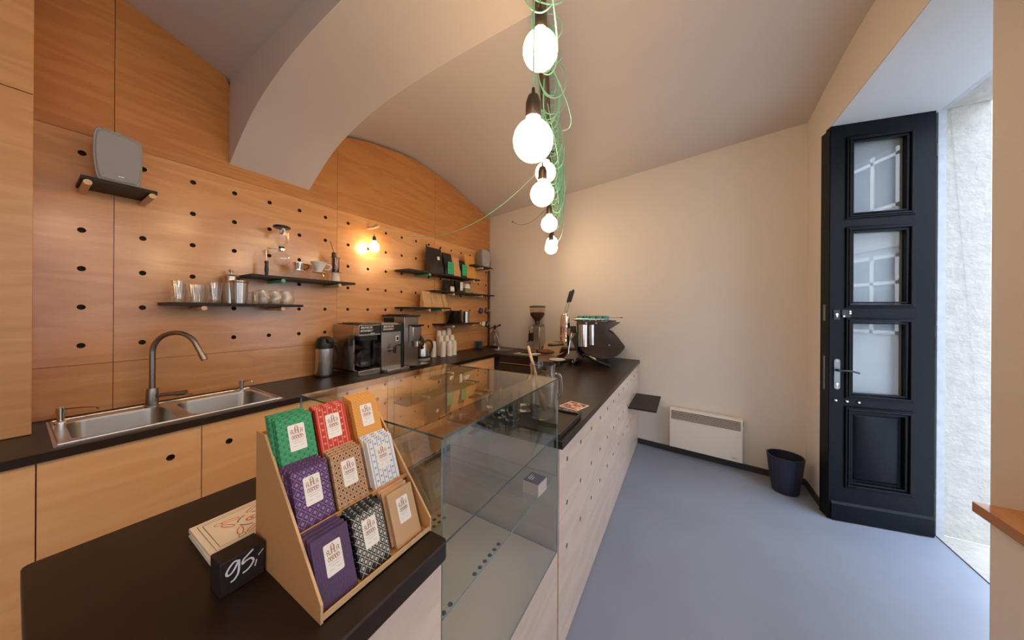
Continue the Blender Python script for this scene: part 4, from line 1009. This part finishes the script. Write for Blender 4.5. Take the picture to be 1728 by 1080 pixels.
m = M(); m.lathe([(0, 0), (.028, 0), (.03, .04), (.02, .05), (.02, .058), (0, .058)], seg=18); m.build('glass_body', CLEAR2, root)
m = M(); m.cyl((0, 0, .006), .022, .03, seg=14); m.build('filling', BLACKMT, root)
Z = 1.5405
G = 'kraft coffee bags on the short shelf'
for k, (y, w_, h, rz, nm) in enumerate([(2.455, .13, .185, 0, 'leftmost'), (2.585, .12, .18, R(3), 'second from the left'), (2.655, .11, .178, R(-5), 'third, half hidden'), (2.715+.045, .11, .165, R(12), 'rightmost, turned slightly')]):
    if k == 3: y = 2.70
    if k == 2: y = 2.645; 
    b = bag('kraft coffee bag on the short shelf above the grinder, '+nm, (-2.56+(.012 if k == 3 else 0), [2.41, 2.515, 2.605, 2.69][k], Z), [.12, .092, .088, .082][k], h, .07, BAGK, rz, group=G, top=.03)
    if k < 3:
        m = M(); m.ribbon(ring(0, .13, .014, 14)+[ring(0, .13, .014, 14)[0]], .003, lambda u, v: (.0345, u, v)); m.build('stamp', INKD, b, smooth=False, fixn=False)
Z = 1.3405
root = thing('black_pot', 'wide black cylindrical pot on the shelf above the paper cups', 'pot', (-2.60, 2.935, Z))
m = M(); m.lathe([(0, 0), (.098, 0), (.10, .004), (.10, .155), (.102, .158), (.102, .163), (0, .165)], seg=36); m.build('body', BLACKGL, root)
root = thing('steel_tin', 'steel tin with lid, right of the wide black pot', 'tin', (-2.585, 3.155, Z))
m = M(); m.lathe([(0, 0), (.045, 0), (.045, .14), (0, .14)], seg=28); m.build('body', STEEL, root)
m = M(); m.lathe([(.0455, .132), (.0475, .134), (.0475, .150), (.03, .158), (0, .158)], seg=28); m.build('lid', STEEL, root)
# mug pegs
mugc = {'blue': mat('blue_enamel', (.012, .04, .16), .25), 'brown': mat('brown_glaze', (.12, .045, .02), .3), 'glass': CLEAR2, 'white': WHITEC, 'black': BLACKGL}
def pegbar(label, y, z, n_=1):
    r_ = thing('wall_peg', label, 'peg', (WX, y, z)); m = M(); m.cyl((-.012, 0, 0), .0132, .275, ax='x', seg=18); m.build('dowel', DOWEL, r_); return r_
pegbar('upper wooden wall peg with hanging cups, beside the dark pipe', 3.5835, 1.508)
pegbar('lower wooden wall peg with hanging cups, beside the dark pipe', 3.5835, 1.308)
def hangmug(label, loc, c, s=1.0, rz=0, tiltx=R(60)):
    r_ = thing('hanging_mug', label, 'mug', loc, rot=(tiltx, 0, rz)); r_.scale = (s, s, s)
    m = M(); m.lathe([(0, 0), (.032, 0), (.038, .01), (.040, .085), (.038, .085), (.036, .012), (0, .008)], (0, -.052, -.045), 22); m.build('body', mugc[c], r_)
    m = M(); m.tube([(0, -.014, .03), (0, .012, .022), (0, .014, -.005), (0, -.012, -.025)], .005, 8); m.build('handle', mugc[c] if c != 'glass' else CHROME, r_); return r_
for (x, zz, c, nm) in [(-2.635, 1.50, 'blue', 'deep blue mug hanging on the upper peg'), (-2.53, 1.50, 'brown', 'brown mug hanging on the upper peg, right of the blue mug'),
                     (-2.655, 1.30, 'glass', 'glass mug hanging on the lower peg, nearest the wood wall'), (-2.585, 1.30, 'white', 'white mug hanging on the lower peg'), (-2.515, 1.30, 'black', 'black mug hanging on the lower peg, next to the pipe')]:
    hangmug(nm, (x, 3.5835, zz-.012), c, .78, R(15), R(-25))
# teal plates
pl = thing('teal_saucer', 'x', 'saucer', group='stack of teal saucers')
m = M(); m.lathe([(0, 0), (.035, 0), (.055, .010), (.060, .0145), (.058, .0155), (.035, .005), (0, .004)], seg=26); m.build('saucer_body', TEALS, pl)
for k in range(8):
    lb = 'teal saucer, %s in the small stack beside the dark pipe' % (['lowest', 'second lowest', 'third from the bottom', 'fourth from the bottom', 'fourth from the top', 'third from the top', 'second from the top', 'topmost'][k])
    if k == 0: pl.location = (-2.60, 3.475, CT+.001); pl['label'] = lb
    else: dup(pl, (-2.60+random.uniform(-.002, .002), 3.475, CT+.001+k*.0135), lb)
# corner pipe
root = thing('corner_pipe', 'dark vertical pipe in the far corner, from worktop to below the ceiling', 'pipe', (-2.655, 3.80, CT+.001))
m = M(); m.cyl((0, 0, 0), .019, 1.30, seg=16); m.cyl((0, 0, 1.27), .024, .06, seg=16); m.build('lower_pipe', PIPE, root)
m = M(); m.tube([(0, 0, 1.33), (0, 0, 1.46), (-.005, -.01, 1.48), (-.02, -.03, 1.49), (-.047, -.08, 1.485)], .015, 12); m.build('upper_pipe', PIPE, root)

# ------------------------------------------------------------------ far worktop: soda siphon, rinser, grinder, boxes, tampers
root = thing('soda_siphon', 'old glass soda siphon bottle with black head in the far corner', 'siphon bottle', (-2.475, 3.70, CT+.001))
m = M(); m.lathe([(0, .0), (.068, 0), (.072, .01), (.072, .20), (.060, .235), (.035, .262), (.022, .275)], seg=28); m.build('bottle', SODAGL, root)
m = M(); m.lathe([(0, .262), (.022, .264), (.022, .285), (.016, .29), (.018, .33), (0, .345)], seg=16); m.tube([(-.02, 0, .305), (-.09, 0, .285)], .008, 8); m.tube([(.01, 0, .305), (.10, .0, .345)], .010, 8, rs=[.006, .014]); m.build('head', BLACKPL, root)
m = M(); m.tube([(0, 0, .26), (0, 0, .02)], .004, 6); m.lathe([(.0225, .262), (.0245, .262), (.0245, .274), (.0225, .274)], seg=16); m.build('collar', CHROME, root)
root = thing('pitcher_rinser', 'thin chrome spout tap with small round drain plate beside the soda siphon', 'tap', (-2.33, 3.56, CT+.001))
m = M(); m.box(-.06, -.14, 0, .22, .12, .003); m.build('plate', STEELD, root)
m = M(); m.lathe([(0, .003), (.055, .003), (.055, .008), (.04, .010), (0, .010)], (.01, -.03, 0), 22); m.build('drain', CHROME, root)
m = M(); m.tube([(.0, .03, .004), (.0, .03, .12), (-.03, .02, .20), (-.055, .015, .225), (-.085, .01, .22), (-.11, .0, .19)], .0045, 8); m.cyl((0, .03, .0), .014, .05, seg=14); m.tube([(-.02, .03, .04), (.04, .03, .055)], .006, 8); m.build('spout', CHROME, root)
gx, gy = -1.70, 3.45
root = thing('espresso_grinder', 'steel espresso grinder with a bean hopper against the cream wall', 'coffee grinder', (gx, gy, CT+.001))
m = M(); m.box(-.075, -.02, 0, .085, .18, .045); m.box(-.01, .0, .045, .085, .18, .35); m.build('body', STEEL, root, bevel=.006)
m = M(); m.box(-.02, .0, .351, .085, .16, .375); m.build('collar', STEELD, root, bevel=.003)
m = M(); m.lathe([(0, .376), (.035, .376), (.035, .42), (.098, .50), (.104, .60), (.102, .60)], (.015, .08, 0), 26); m.build('hopper', glass('hopper_plastic', (.90, .80, .72), 1.4, 1.2), root)
m = M(); m.lathe([(0, .378), (.032, .378), (.033, .42), (.090, .495), (.095, .535), (0, .54)], (.015, .08, 0), 26); m.build('beans', BEANS, root)
m = M(); m.lathe([(0, .60), (.108, .60), (.108, .615), (.08, .625), (0, .627)], (.015, .08, 0), 26); m.build('hopper_lid', mat('hopper_lid', (.06, .035, .03), .35), root)
m = M(); m.lathe([(0, .265), (.047, .265), (.05, .27), (.05, .345), (0, .345)], (-.045, .05, 0), 20); m.build('doser', CHROME, root)
m = M(); m.box(-.075, .0, .16, .0, .06, .262); m.tube([(-.06, .03, .16), (-.10, .02, .15)], .008, 8); m.build('portafilter_fork', BLACKPL, root)
m = M(); m.box(-.07, .0, .046, -.015, .12, .060); m.build('tray', mat('tray_wood', (.45, .24, .10), .4), root)
for nm, x, y, c in (('black handle', -1.545, 3.26, BLACKPL), ('brown wooden handle', -1.46, 3.28, mat('tamper_wood', (.22, .06, .02), .35))):
    r_ = thing('tamper', 'coffee tamper with %s on the far worktop' % nm, 'tamper', (x, y, CT+.001))
    m = M(); m.lathe([(0, 0), (.029, 0), (.029, .008), (.012, .014), (0, .014)], seg=20); m.build('base', BRASS, r_)
    m = M(); m.lathe([(0, .014), (.014, .014), (.02, .03), (.022, .075), (.016, .085), (0, .086)], seg=18); m.build('handle', c, r_)
r_ = thing('knock_bin_brush', 'dark round-headed brush standing behind the tampers', 'brush', (-1.53, 3.40, CT+.001))
m = M(); m.cyl((0, 0, 0), .02, .05, seg=14); m.build('handle', BLACKPL, r_)
m = M(); m.lathe([(0, .05), (.012, .052), (.024, .07), (.026, .095), (.015, .115), (0, .118)], seg=16); m.build('head', BLACKMT, r_)
r_ = thing('white_tray', 'flat pale tray on the far worktop left of the tampers', 'tray', (-1.86, 3.22, CT+.001))
m = M(); m.loft([[(0, 0, 0), (.28, 0, 0), (.28, .16, 0), (0, .16, 0)], [(-.01, -.01, .015), (.29, -.01, .015), (.29, .17, .015), (-.01, .17, .015)]]); m.build('body', mat('tray_cream', (.5, .44, .36), .4), r_)
m = M(); m.box(.05, .07, .0155, .20, .13, .022); m.build('cloth', BLACKMT, r_)
r_ = thing('storage_box', 'dark brown box against the cream wall behind the cardboard box', 'box', (-1.47, 3.50, CT+.001))
m = M(); m.box(0, 0, 0, .30, .16, .075); m.build('body', mat('dark_box', (.07, .03, .018), .5), r_, bevel=.003)
m = M(); m.box(-.003, -.003, .0755, .303, .163, .088); m.build('lid', mat('dark_box', (.07, .03, .018), .5), r_, bevel=.002)
BOXC = mat('beige_cardboard', (.46, .31, .19), .8, var=.06, vscale=100)
r_ = thing('cardboard_box', 'open cardboard box with raised flaps in front of the espresso machine', 'box', (-1.29, 2.99, CT+.001), R(10))
m = M(); t = .003
m.box(-.10, -.07, 0, .10, .07, t); m.box(-.10, -.07, t, .10, -.07+t, .075); m.box(-.10, .07-t, t, .10, .07, .075); m.box(-.10, -.07+t, t, -.10+t, .07-t, .075); m.box(.10-t, -.07+t, t, .10, .07-t, .075); m.build('body', BOXC, r_)
for pts in ([(-.10, -.07, .075), (.10, -.07, .075), (.12, -.13, .095), (-.12, -.13, .09)], [(-.10, .07, .075), (.10, .07, .075), (.14, .10, .20), (-.06, .11, .21)], [(.10, -.07, .075), (.10, .07, .075), (.17, .08, .105), (.17, -.08, .11)]):
    m = M(); m.add(pts+[(a, b, c+.003) for a, b, c in pts], [(0, 1, 2, 3), (7, 6, 5, 4), (0, 4, 5, 1), (1, 5, 6, 2), (2, 6, 7, 3), (3, 7, 4, 0)]); m.build('flap', BOXC, r_)
r_ = thing('brown_cloth', 'crumpled brown cloth lying over the open cardboard box', 'cloth', (-1.30, 2.99, CT+.078))
m = M(); rd = random.Random(5); secs = []
for i, x in enumerate(lin(-.12, .08, 9)):
    a = math.sin(PI*(i+.5)/9.5); secs.append([(x, math.cos(t_)*(.05*a+.012)+rd.uniform(-.008, .008), .028+math.sin(t_)*(.022*a+.006)+rd.uniform(-.004, .006)) for t_ in lin(0, 2*PI*.93, 13)])
m.loft(secs); o = m.build('cloth_body', CLOTH, r_, ang=70); sd = o.modifiers.new('s', 'SUBSURF'); sd.levels = 1; sd.render_levels = 1
sau = thing('cork_trivet', 'pale round plate on the far worktop behind the other pale plate', 'plate', (-1.47, 3.06, CT+.001))
m = M(); m.cyl((0, 0, 0), .045, .045, seg=20); m.build('foot', BLACKPL, sau)
m = M(); m.lathe([(0, .046), (.07, .046), (.085, .056), (.083, .058), (.065, .050), (0, .050)], seg=28); m.build('plate_body', WHITEC, sau)
dup(sau, (-1.135, 2.86, CT+.001), 'pale round plate near the espresso machine feet')
sau['label'] = 'pale round plate on the far worktop, left of the cardboard box'; sau.name = 'raised_plate'
for o in list(bpy.data.objects):
    if o.name.startswith('cork_trivet'): o.name = 'raised_plate'
# ================================================================== ESPRESSO MACHINE
ex, ey = 0, 2.93
root = thing('espresso_machine', 'big black lever espresso machine with fin-shaped side panels on the bar end', 'espresso machine', (-.80, ey, CT), R(14))
wing = [(-.145, .458), (.268, .452), (.264, .445), (.147, .362), (.178, .348), (.21, .331), (.237, .309), (.262, .280), (.290, .248), (.313, .214), (.300, .186), (.274, .151), (.244, .125), (.205, .104), (.165, .094), (.123, .089), (.07, .094), (.018, .105), (-.03, .123), (-.076, .147), (-.105, .175), (-.127, .212), (-.140, .26), (-.145, .309)]
MW = .60
sidem = mat('smoked_side_panel', (.045, .028, .022), .12, coat=.6)
for y in (0, MW-.006):
    m = M(); m.prism(wing, 'y', y, y+.006); sp_ = m.build('side_panel', sidem, root)
    if y == 0:
        t = M(); eng = mat('engraving', (.006, .005, .005), .5)
        for tx, x, z, s in (('MIR', .03, .365, .095), ('TRAG', .10, .255, .095), ('EN', .155, .155, .085)):
            text_mesh(t, tx, s, lambda u, v: (x+u, -.0008, z+v), 0, sx=1.25)
        t.build('lettering', eng, sp_, smooth=False)
        t = M()
        for x, z in ((-.052, .438), (.042, .437), (.166, .223), (-.12, .25)): t.cyl((x, 0, z), .009, -.006, ax='y', seg=12)
        t.build('panel_bolt', CHROME, sp_)
m = M(); body = [(-.15, .445), (.14, .445), (.15, .33), (.25, .21), (.20, .13), (.02, .11), (-.08, .155), (-.14, .22)]
m.prism(body, 'y', .012, MW-.012); m.build('body', BLACKGL, root, bevel=.004)
m = M(); m.cyl((-.085, .035, .20), .055, .22, seg=36); m.cyl((.0, .012, .22), .026, .2, seg=24); m.build('boiler', CHROME, root)
m = M(); m.prism([(-.20, .27), (-.14, .35), (-.14, .15), (-.08, .07), (-.12, .07)], 'y', .01, MW-.01); m.build('front_brace', BLACKMT, root)
for y in (.03, MW-.05):
    m = M(); m.tube([(-.07, y, .12), (-.19, y, .018)], .016, 10); m.tube([(-.07, y, .12), (.06, y, .055), (.17, y, .020)], .016, 10); m.cyl((.17, y, .0), .022, .02, seg=12); m.cyl((-.19, y, 0), .02, .012, seg=12); lg = m.build('leg', BLACKPL, root)
    m = M(); m.tube([(-.185, y-.0, .032), (-.175, y, .041)], .0195, 10); m.tube([(-.165, y, .050), (-.158, y, .057)], .0195, 10); m.tube([(-.02, y-.005, .105), (.04, y-.005, .072)], .0175, 8); m.build('leg_band', CHROME, lg)
m = M(); m.box(-.19, .02, .446, .14, MW-.02, .456); m.tube([(-.19, .02, .475), (.14, .02, .475), (.14, MW-.02, .475), (-.19, MW-.02, .475), (-.19, .02, .475)], .004, 8, sharp=True); m.build('cup_rail', CHROME, root)
m = M(); m.box(-.27, .03, .065, -.14, MW-.03, .08); m.build('drip_tray', STEELD, root)
for k, y in enumerate((.13, .33)):
    gx_ = -.045*k
    m = M(); m.lathe([(0, .0), (.042, 0), (.045, .02), (.038, .03), (.036, .16), (.042, .165), (.042, .19), (.038, .20), (.036, .27), (.028, .30), (.012, .315), (0, .318)], (-.265, y, .215), 24); g = m.build('group_head', CHROME, root); g.location.x = gx_
    m = M()
    for a in range(5): m.cyl((-.265+.043*math.cos(a*1.25), y+.043*math.sin(a*1.25), .235), .006, .15, seg=8)
    m.box(-.25, y-.03, .30, -.16, y+.03, .37); m.build('group_rods', BRASS, g)
    m = M(); m.tube([(-.265, y, .52), (-.225, y-.005, .66)], .007, 10); m.build('lever', CHROME, g)
    m = M(); m.tube([(-.227, y-.005, .652), (-.222, y-.006, .67), (-.195, y-.01, .765), (-.192, y-.01, .775)], .014, 12, rs=[.010, .014, .016, .010]); m.build('lever_grip', BLACKPL, g)
    m = M(); m.lathe([(0, .185), (.037, .185), (.037, .214), (0, .214)], (-.265, y, 0), 20); m.build('portafilter', CHROME, g)
    m = M(); m.tube([(-.30, y-.005, .20), (-.34, y-.01, .198), (-.42, y-.02, .192), (-.455, y-.02, .190)], .013, 10, rs=[.009, .014, .016, .013]); m.build('portafilter_handle', BLACKPL, g)
m = M(); m.tube([(-.18, .06, .36), (-.20, .03, .33), (-.225, .02, .18), (-.23, .015, .12)], .005, 8); m.build('steam_wand', CHROME, root)
m = M(); m.box(-.215, .05, .33, -.16, .12, .40); m.cyl((-.19, .03, .36), .018, .03, ax='y', seg=14); m.build('valve_block', BLACKPL, root, bevel=.003)
# cups on the machine
cp = thing('teal_espresso_cup', 'x', 'cup', group='teal cups on the espresso machine')
m = M(); m.lathe([(0, 0), (.022, 0), (.030, .015), (.032, .05), (.030, .05), (.028, .015), (0, .006)], seg=20); m.build('cup_body', TEAL, cp)
m = M(); m.tube([(0, -.030, .04), (0, -.045, .036), (0, -.043, .016), (0, -.029, .012)], .0035, 6); m.build('handle', TEAL, cp)
kx = 0
for j in range(3):
    for i in range(5):
        lx, ly = -.115+.062*i, .065+.085*j; loc = (-.80+lx*math.cos(R(14))-ly*math.sin(R(14)), ey+lx*math.sin(R(14))+ly*math.cos(R(14)), CT+.457)
        lb = 'teal cup on top of the espresso machine, %s from the left in the %s row' % (['first', 'second', 'third', 'fourth', 'fifth'][i], ['front', 'middle', 'back'][j])
        if i+j == 0: cp.location = loc; cp['label'] = lb
        else: dup(cp, loc, lb)
root = thing('cup_towel', 'folded pale towel beside the teal cups on the espresso machine', 'towel', (-1.01, ey+.10, CT+.457), R(14))
m = M(); m.box(-.01, 0, 0, .05, .22, .045); m.build('towel_body', mat('pale_cotton', (.55, .45, .36), .9, bump=.4), root, bevel=.012)
root = thing('measuring_spoon', 'thin metal measuring spoon sticking out above the machine tail', 'spoon', (-.74, ey+.30, CT+.478), R(14))
m = M(); m.tube([(-.03, 0, .012), (.16, 0, .012)], .003, 8); m.lathe([(0, -.004), (.010, -.002), (.012, .004), (.0, .006)], (-.035, 0, .012), 12); m.lathe([(0, -.008), (.012, -.004), (.016, .006), (.014, .006), (0, -.004)], (.165, 0, .012), 14); m.build('spoon_body', STEELD, root)

# ================================================================== HEATER, BIN
hx = -.123; ha = math.atan(-.103)
root = thing('wall_heater', 'white wall convector heater low on the cream wall', 'heater', (hx, yb(hx)-.012, .085), ha)
HW, HH, HD = .605, .405, .075
m = M(); m.box(0, -HD+.002, 0, HW, 0, HH); m.box(-.003, -HD, 0, .008, -.01, HH); m.box(HW-.008, -HD, 0, HW+.003, -.01, HH); m.build('casing', HEAT, root, bevel=.004)
m = M(); zt = HH-.02
for k in range(7): m.box(.012, -HD-.0005, zt-.013*k-.006, HW-.014, -HD+.006, zt-.013*k)
m.build('air_slots', BLACKMT, root)
m = M()
for k in range(8): m.prism([(-HD-.004, zt+.001-.013*k+.002), (-HD+.002, zt+.001-.013*k+.006), (-HD+.002, zt+.001-.013*k)], 'x', .010, HW-.012)
m.build('grille', HEAT, root)
m = M(); text_mesh(m, 'Calvo', .016, lambda u, v: (HW-.06+u, -HD-.001, .035+v), 0, sx=1.3, bold=True); m.build('badge', GREYM, root, smooth=False)
m = M(); m.box(HW+.003, -.06, HH-.06, HW+.006, -.03, HH-.02); m.build('thermostat', BLACKPL, root)
m = M(); m.box(.08, -.005, .1, .13, .0115, .3); m.box(HW-.13, -.005, .1, HW-.08, .0115, .3); m.build('wall_bracket', GREYM, root)
root = thing('waste_bin', 'dark navy fluted waste bin between the heater and the black door', 'bin', (.735, 3.305, .001))
m = M(); sg = 96; secs = []
for r0, z in ((.078, 0), (.080, .005), (.098, .15), (.112, .295), (.114, .302)):
    secs.append([((r0*(1+.035*abs(math.sin(16*2*PI*k/sg))))*math.cos(2*PI*k/sg)*1.05, (r0*(1+.035*abs(math.sin(16*2*PI*k/sg))))*math.sin(2*PI*k/sg), z) for k in range(sg)])
for r0, z in ((.108, .302), (.092, .15), (.074, .008)):
    secs.append([(r0*math.cos(2*PI*k/sg)*1.05, r0*math.sin(2*PI*k/sg), z) for k in range(sg)])
m.loft(secs); m.build('bin_body', BINM, root, ang=60)

# ================================================================== HANGING LAMPS
def gpos(d, lat): return Vector((Rt.x*lat+F.x*d, Rt.y*lat+F.y*d, 0))
def plat(d): return .063+.156*(d-.926)
PZ = 2.75
A_, B_ = gpos(-1.9, plat(-1.9)), gpos(3.5, plat(3.5))
root = thing('lamp_pole', 'dark round pole under the vault carrying the hanging lamps', 'pole', (A_.x, A_.y, PZ))
d_ = (B_-A_); m = M(); m.tube([(0, 0, 0), tuple(d_*.5), tuple(d_)], .027, 16); m.build('pole_body', PIPE, root)
for t in (.04, .40, .94):
    p = A_+d_*t; zz = zc(p.x, p.y) if not (.755 < p.y < 1.254) else zr(p.x)
    m = M(); m.cyl((d_.x*t, d_.y*t, .02), .006, zz-PZ-.02, seg=8); m.cyl((d_.x*t, d_.y*t, zz-PZ-.012), .03, .014, seg=14); m.build('hanger', PIPE, root)
lampn = {}
def lamp(label, pos, rg_, top, small=False, socket_h=.075):
    r_ = thing('pendant_lamp', label, 'lamp', pos, group=None)
    key = round(rg_, 3)
    if key not in lampn:
        m = M(); s = rg_; nr = s*.36 if s > .055 else s*.45
        prof = [(0, -s)]+[(s*math.sin(a), -s*math.cos(a)) for a in lin(.12, 2.45, 16)]
        zl = prof[-1][1]; rl = prof[-1][0]
        prof += [(rl*.75, zl+s*.12), (nr*.98, zl+s*.30), (nr*.80, zl+s*.5), (0, zl+s*.5)]
        m.lathe(prof, seg=32); o = m.build('bulb', BULB, r_); lampn[key] = (o.data, zl+s*.42, nr)
    else:
        o = bpy.data.objects.new('bulb', lampn[key][0]); COL.objects.link(o); o.parent = r_
    zn, nr = lampn[key][1], lampn[key][2]
    k = 1 if s_ok(rg_) else .7
    m = M(); m.lathe([(0, zn), (.0225*k, zn), (.0245*k, zn+.005), (.0235*k, zn+.045*k), (.017*k, zn+.066*k), (.006*k, zn+.074*k), (.005*k, zn+.092*k), (0, zn+.092*k)], seg=22); m.build('socket', SOCK, r_)
    m = M(); m.lathe([(.0228*k, zn-.003), (.0235*k, zn-.003), (.0235*k, zn+.001), (.0228*k, zn+.001)], seg=22); m.build('socket_ring', CHROME, r_)
    if top is not None:
        b = Vector(top)-Vector(pos); m = M(); a = Vector((0, 0, zn+.09*k)); m.tube([a, a.lerp(b, .35)+Vector((.001, .0, 0)), a.lerp(b, .7), b], .0026, 8); m.build('cord', CABLE, r_)
    return r_
def s_ok(r): return r > .055
LP = [(1.07, .097, 2.449, 'high one at the top edge of the photo'), (.926, .063, 2.036, 'biggest low one, second from the top edge'),
      (1.83, .203, 2.363, 'half hidden behind the big low globe'), (1.55, .156, 2.118, 'just below the big low globe, black socket'),
      (2.30, .287, 2.184, 'middle of the receding row'), (3.25, .436, 2.262, 'farthest high one'), (2.96, .390, 2.141, 'farthest low one, bottom of the row')]
LP += [(.28, -.037, 2.30, 'above the near counter'), (-.40, -.144, 2.42, 'added unseen past the near counter, high one'), (-1.0, -.237, 2.2, 'added unseen at the near end of the pole, low one'), (-1.6, -.331, 2.40, 'added unseen at the very end of the pole')]  # unseen; nearest inferred from wall highlights, the rest added to brighten this end
for d, lat, z, nm in LP:
    p = gpos(d, lat); q = gpos(d, plat(d)); lamp('glowing globe bulb on mint cord, '+nm, (p.x, p.y, z), .0625, (q.x, q.y, PZ-.026))
# wall lamp on its peg
pg = thing('wall_peg', 'wooden wall peg carrying the small lamp and the sagging mint cable', 'peg', (WX, 1.7835, 2.308))
m = M(); m.cyl((-.012, 0, 0), .0132, .185, ax='x', seg=18); m.build('dowel', DOWEL, pg)
lamp('small glowing globe bulb hanging from a wooden peg on the plywood wall', (-2.605, 1.7835, 2.115), .047, (-2.605, 1.7835, 2.322))
def catn(A, B, s, n=28): 
    A = Vector(A); B = Vector(B); return [A.lerp(B, t)-Vector((0, 0, 4*s*t*(1-t))) for t in lin(0, 1, n)]
root = thing('sagging_cable', 'long mint cable sagging from the lamp pole to the wooden wall peg', 'cable', (0, 0, 0))
m = M(); pts = catn((-.95, 2.18, 2.72), (-2.56, 1.7835, 2.324), .32)
m.tube(pts+[(-2.60, 1.7835, 2.3245), (-2.612, 1.800, 2.312), (-2.605, 1.798, 2.295), (-2.603, 1.77, 2.29), (-2.607, 1.768, 2.312), (-2.606, 1.7835, 2.3235)], .0026, 8); m.build('cable_run', CABLE, root)
root = thing('thin_cable', 'thin cable sagging across the cream wall behind the farthest lamps', 'cable', (0, 0, 0))
m = M(); m.tube(catn((-2.25, yb(-2.25)-.01, 2.85), (gpos(3.3, plat(3.3)).x, gpos(3.3, plat(3.3)).y, 2.735), .13), .002, 6); m.cyl((-2.25, yb(-2.25)-.02, 2.85), .008, .018, ax='y', seg=8); m.build('cable_run', SOCK, root)
# cable tangle: mint loops wound loosely round the pole
rd = random.Random(11)
root = thing('cable_tangle', 'tangle of mint green cable looped round the dark lamp pole', 'cable', (A_.x, A_.y, PZ))
m = M(); dv = d_.normalized(); side = Vector((dv.y, -dv.x, 0)); up = Vector((0, 0, 1)); Ld = d_.length
def loopset(t0, t1, n, rx, rdn, off, jit):
    t0 = (t0*3+2.4)/5.4; t1 = (t1*3+2.4)/5.4; P_ = []
    for k in range(n*20):
        a = 2*PI*k/20; t = t0+(t1-t0)*k/(n*20); i = k/20
        w1 = 1+jit*math.sin(i*2.3+t0*9); w2 = 1+jit*math.cos(i*1.7+t0*5)
        c = dv*(t*Ld+.05*math.sin(i*1.3))
        eg = min(1, k/14, (n*20-1-k)/14); w1 *= eg; w2 *= eg
        P_.append(c+side*(off*eg+rx*w1*math.cos(a))+up*(rdn*w2*(math.sin(a)-.75)+.045*eg+.028*(1-eg)))
    m.tube(P_, .0026, 6)
loopset(.02, .30, 7, .075, .085, .015, .35)
loopset(.08, .22, 4, .10, .13, .02, .3)
loopset(.22, .55, 12, .050, .095, .025, .35)
loopset(.30, .72, 13, .060, .13, .035, .35)
loopset(.50, .98, 16, .065, .15, .04, .35)
loopset(.55, .95, 13, .055, .20, .045, .3)
loopset(.62, .98, 10, .075, .23, .055, .3)
for t0, t1, s in ((.1, .3, .3), (.05, .2, .18), (.3, .5, .2), (.4, .62, .25), (.55, .8, .35), (.7, .97, .3), (.6, .9, .42)):
    t0 = (t0*3+2.4)/5.4; t1 = (t1*3+2.4)/5.4; q = side*(.03+rd.uniform(-.03, .05)); m.tube([p+q*math.sin(PI*k/20)*2 for k, p in enumerate(catn(dv*(t0*Ld)+up*.03, dv*(t1*Ld)+up*.03, s, 20))], .0026, 6)
m.build('cable_loops', CABLE, root)
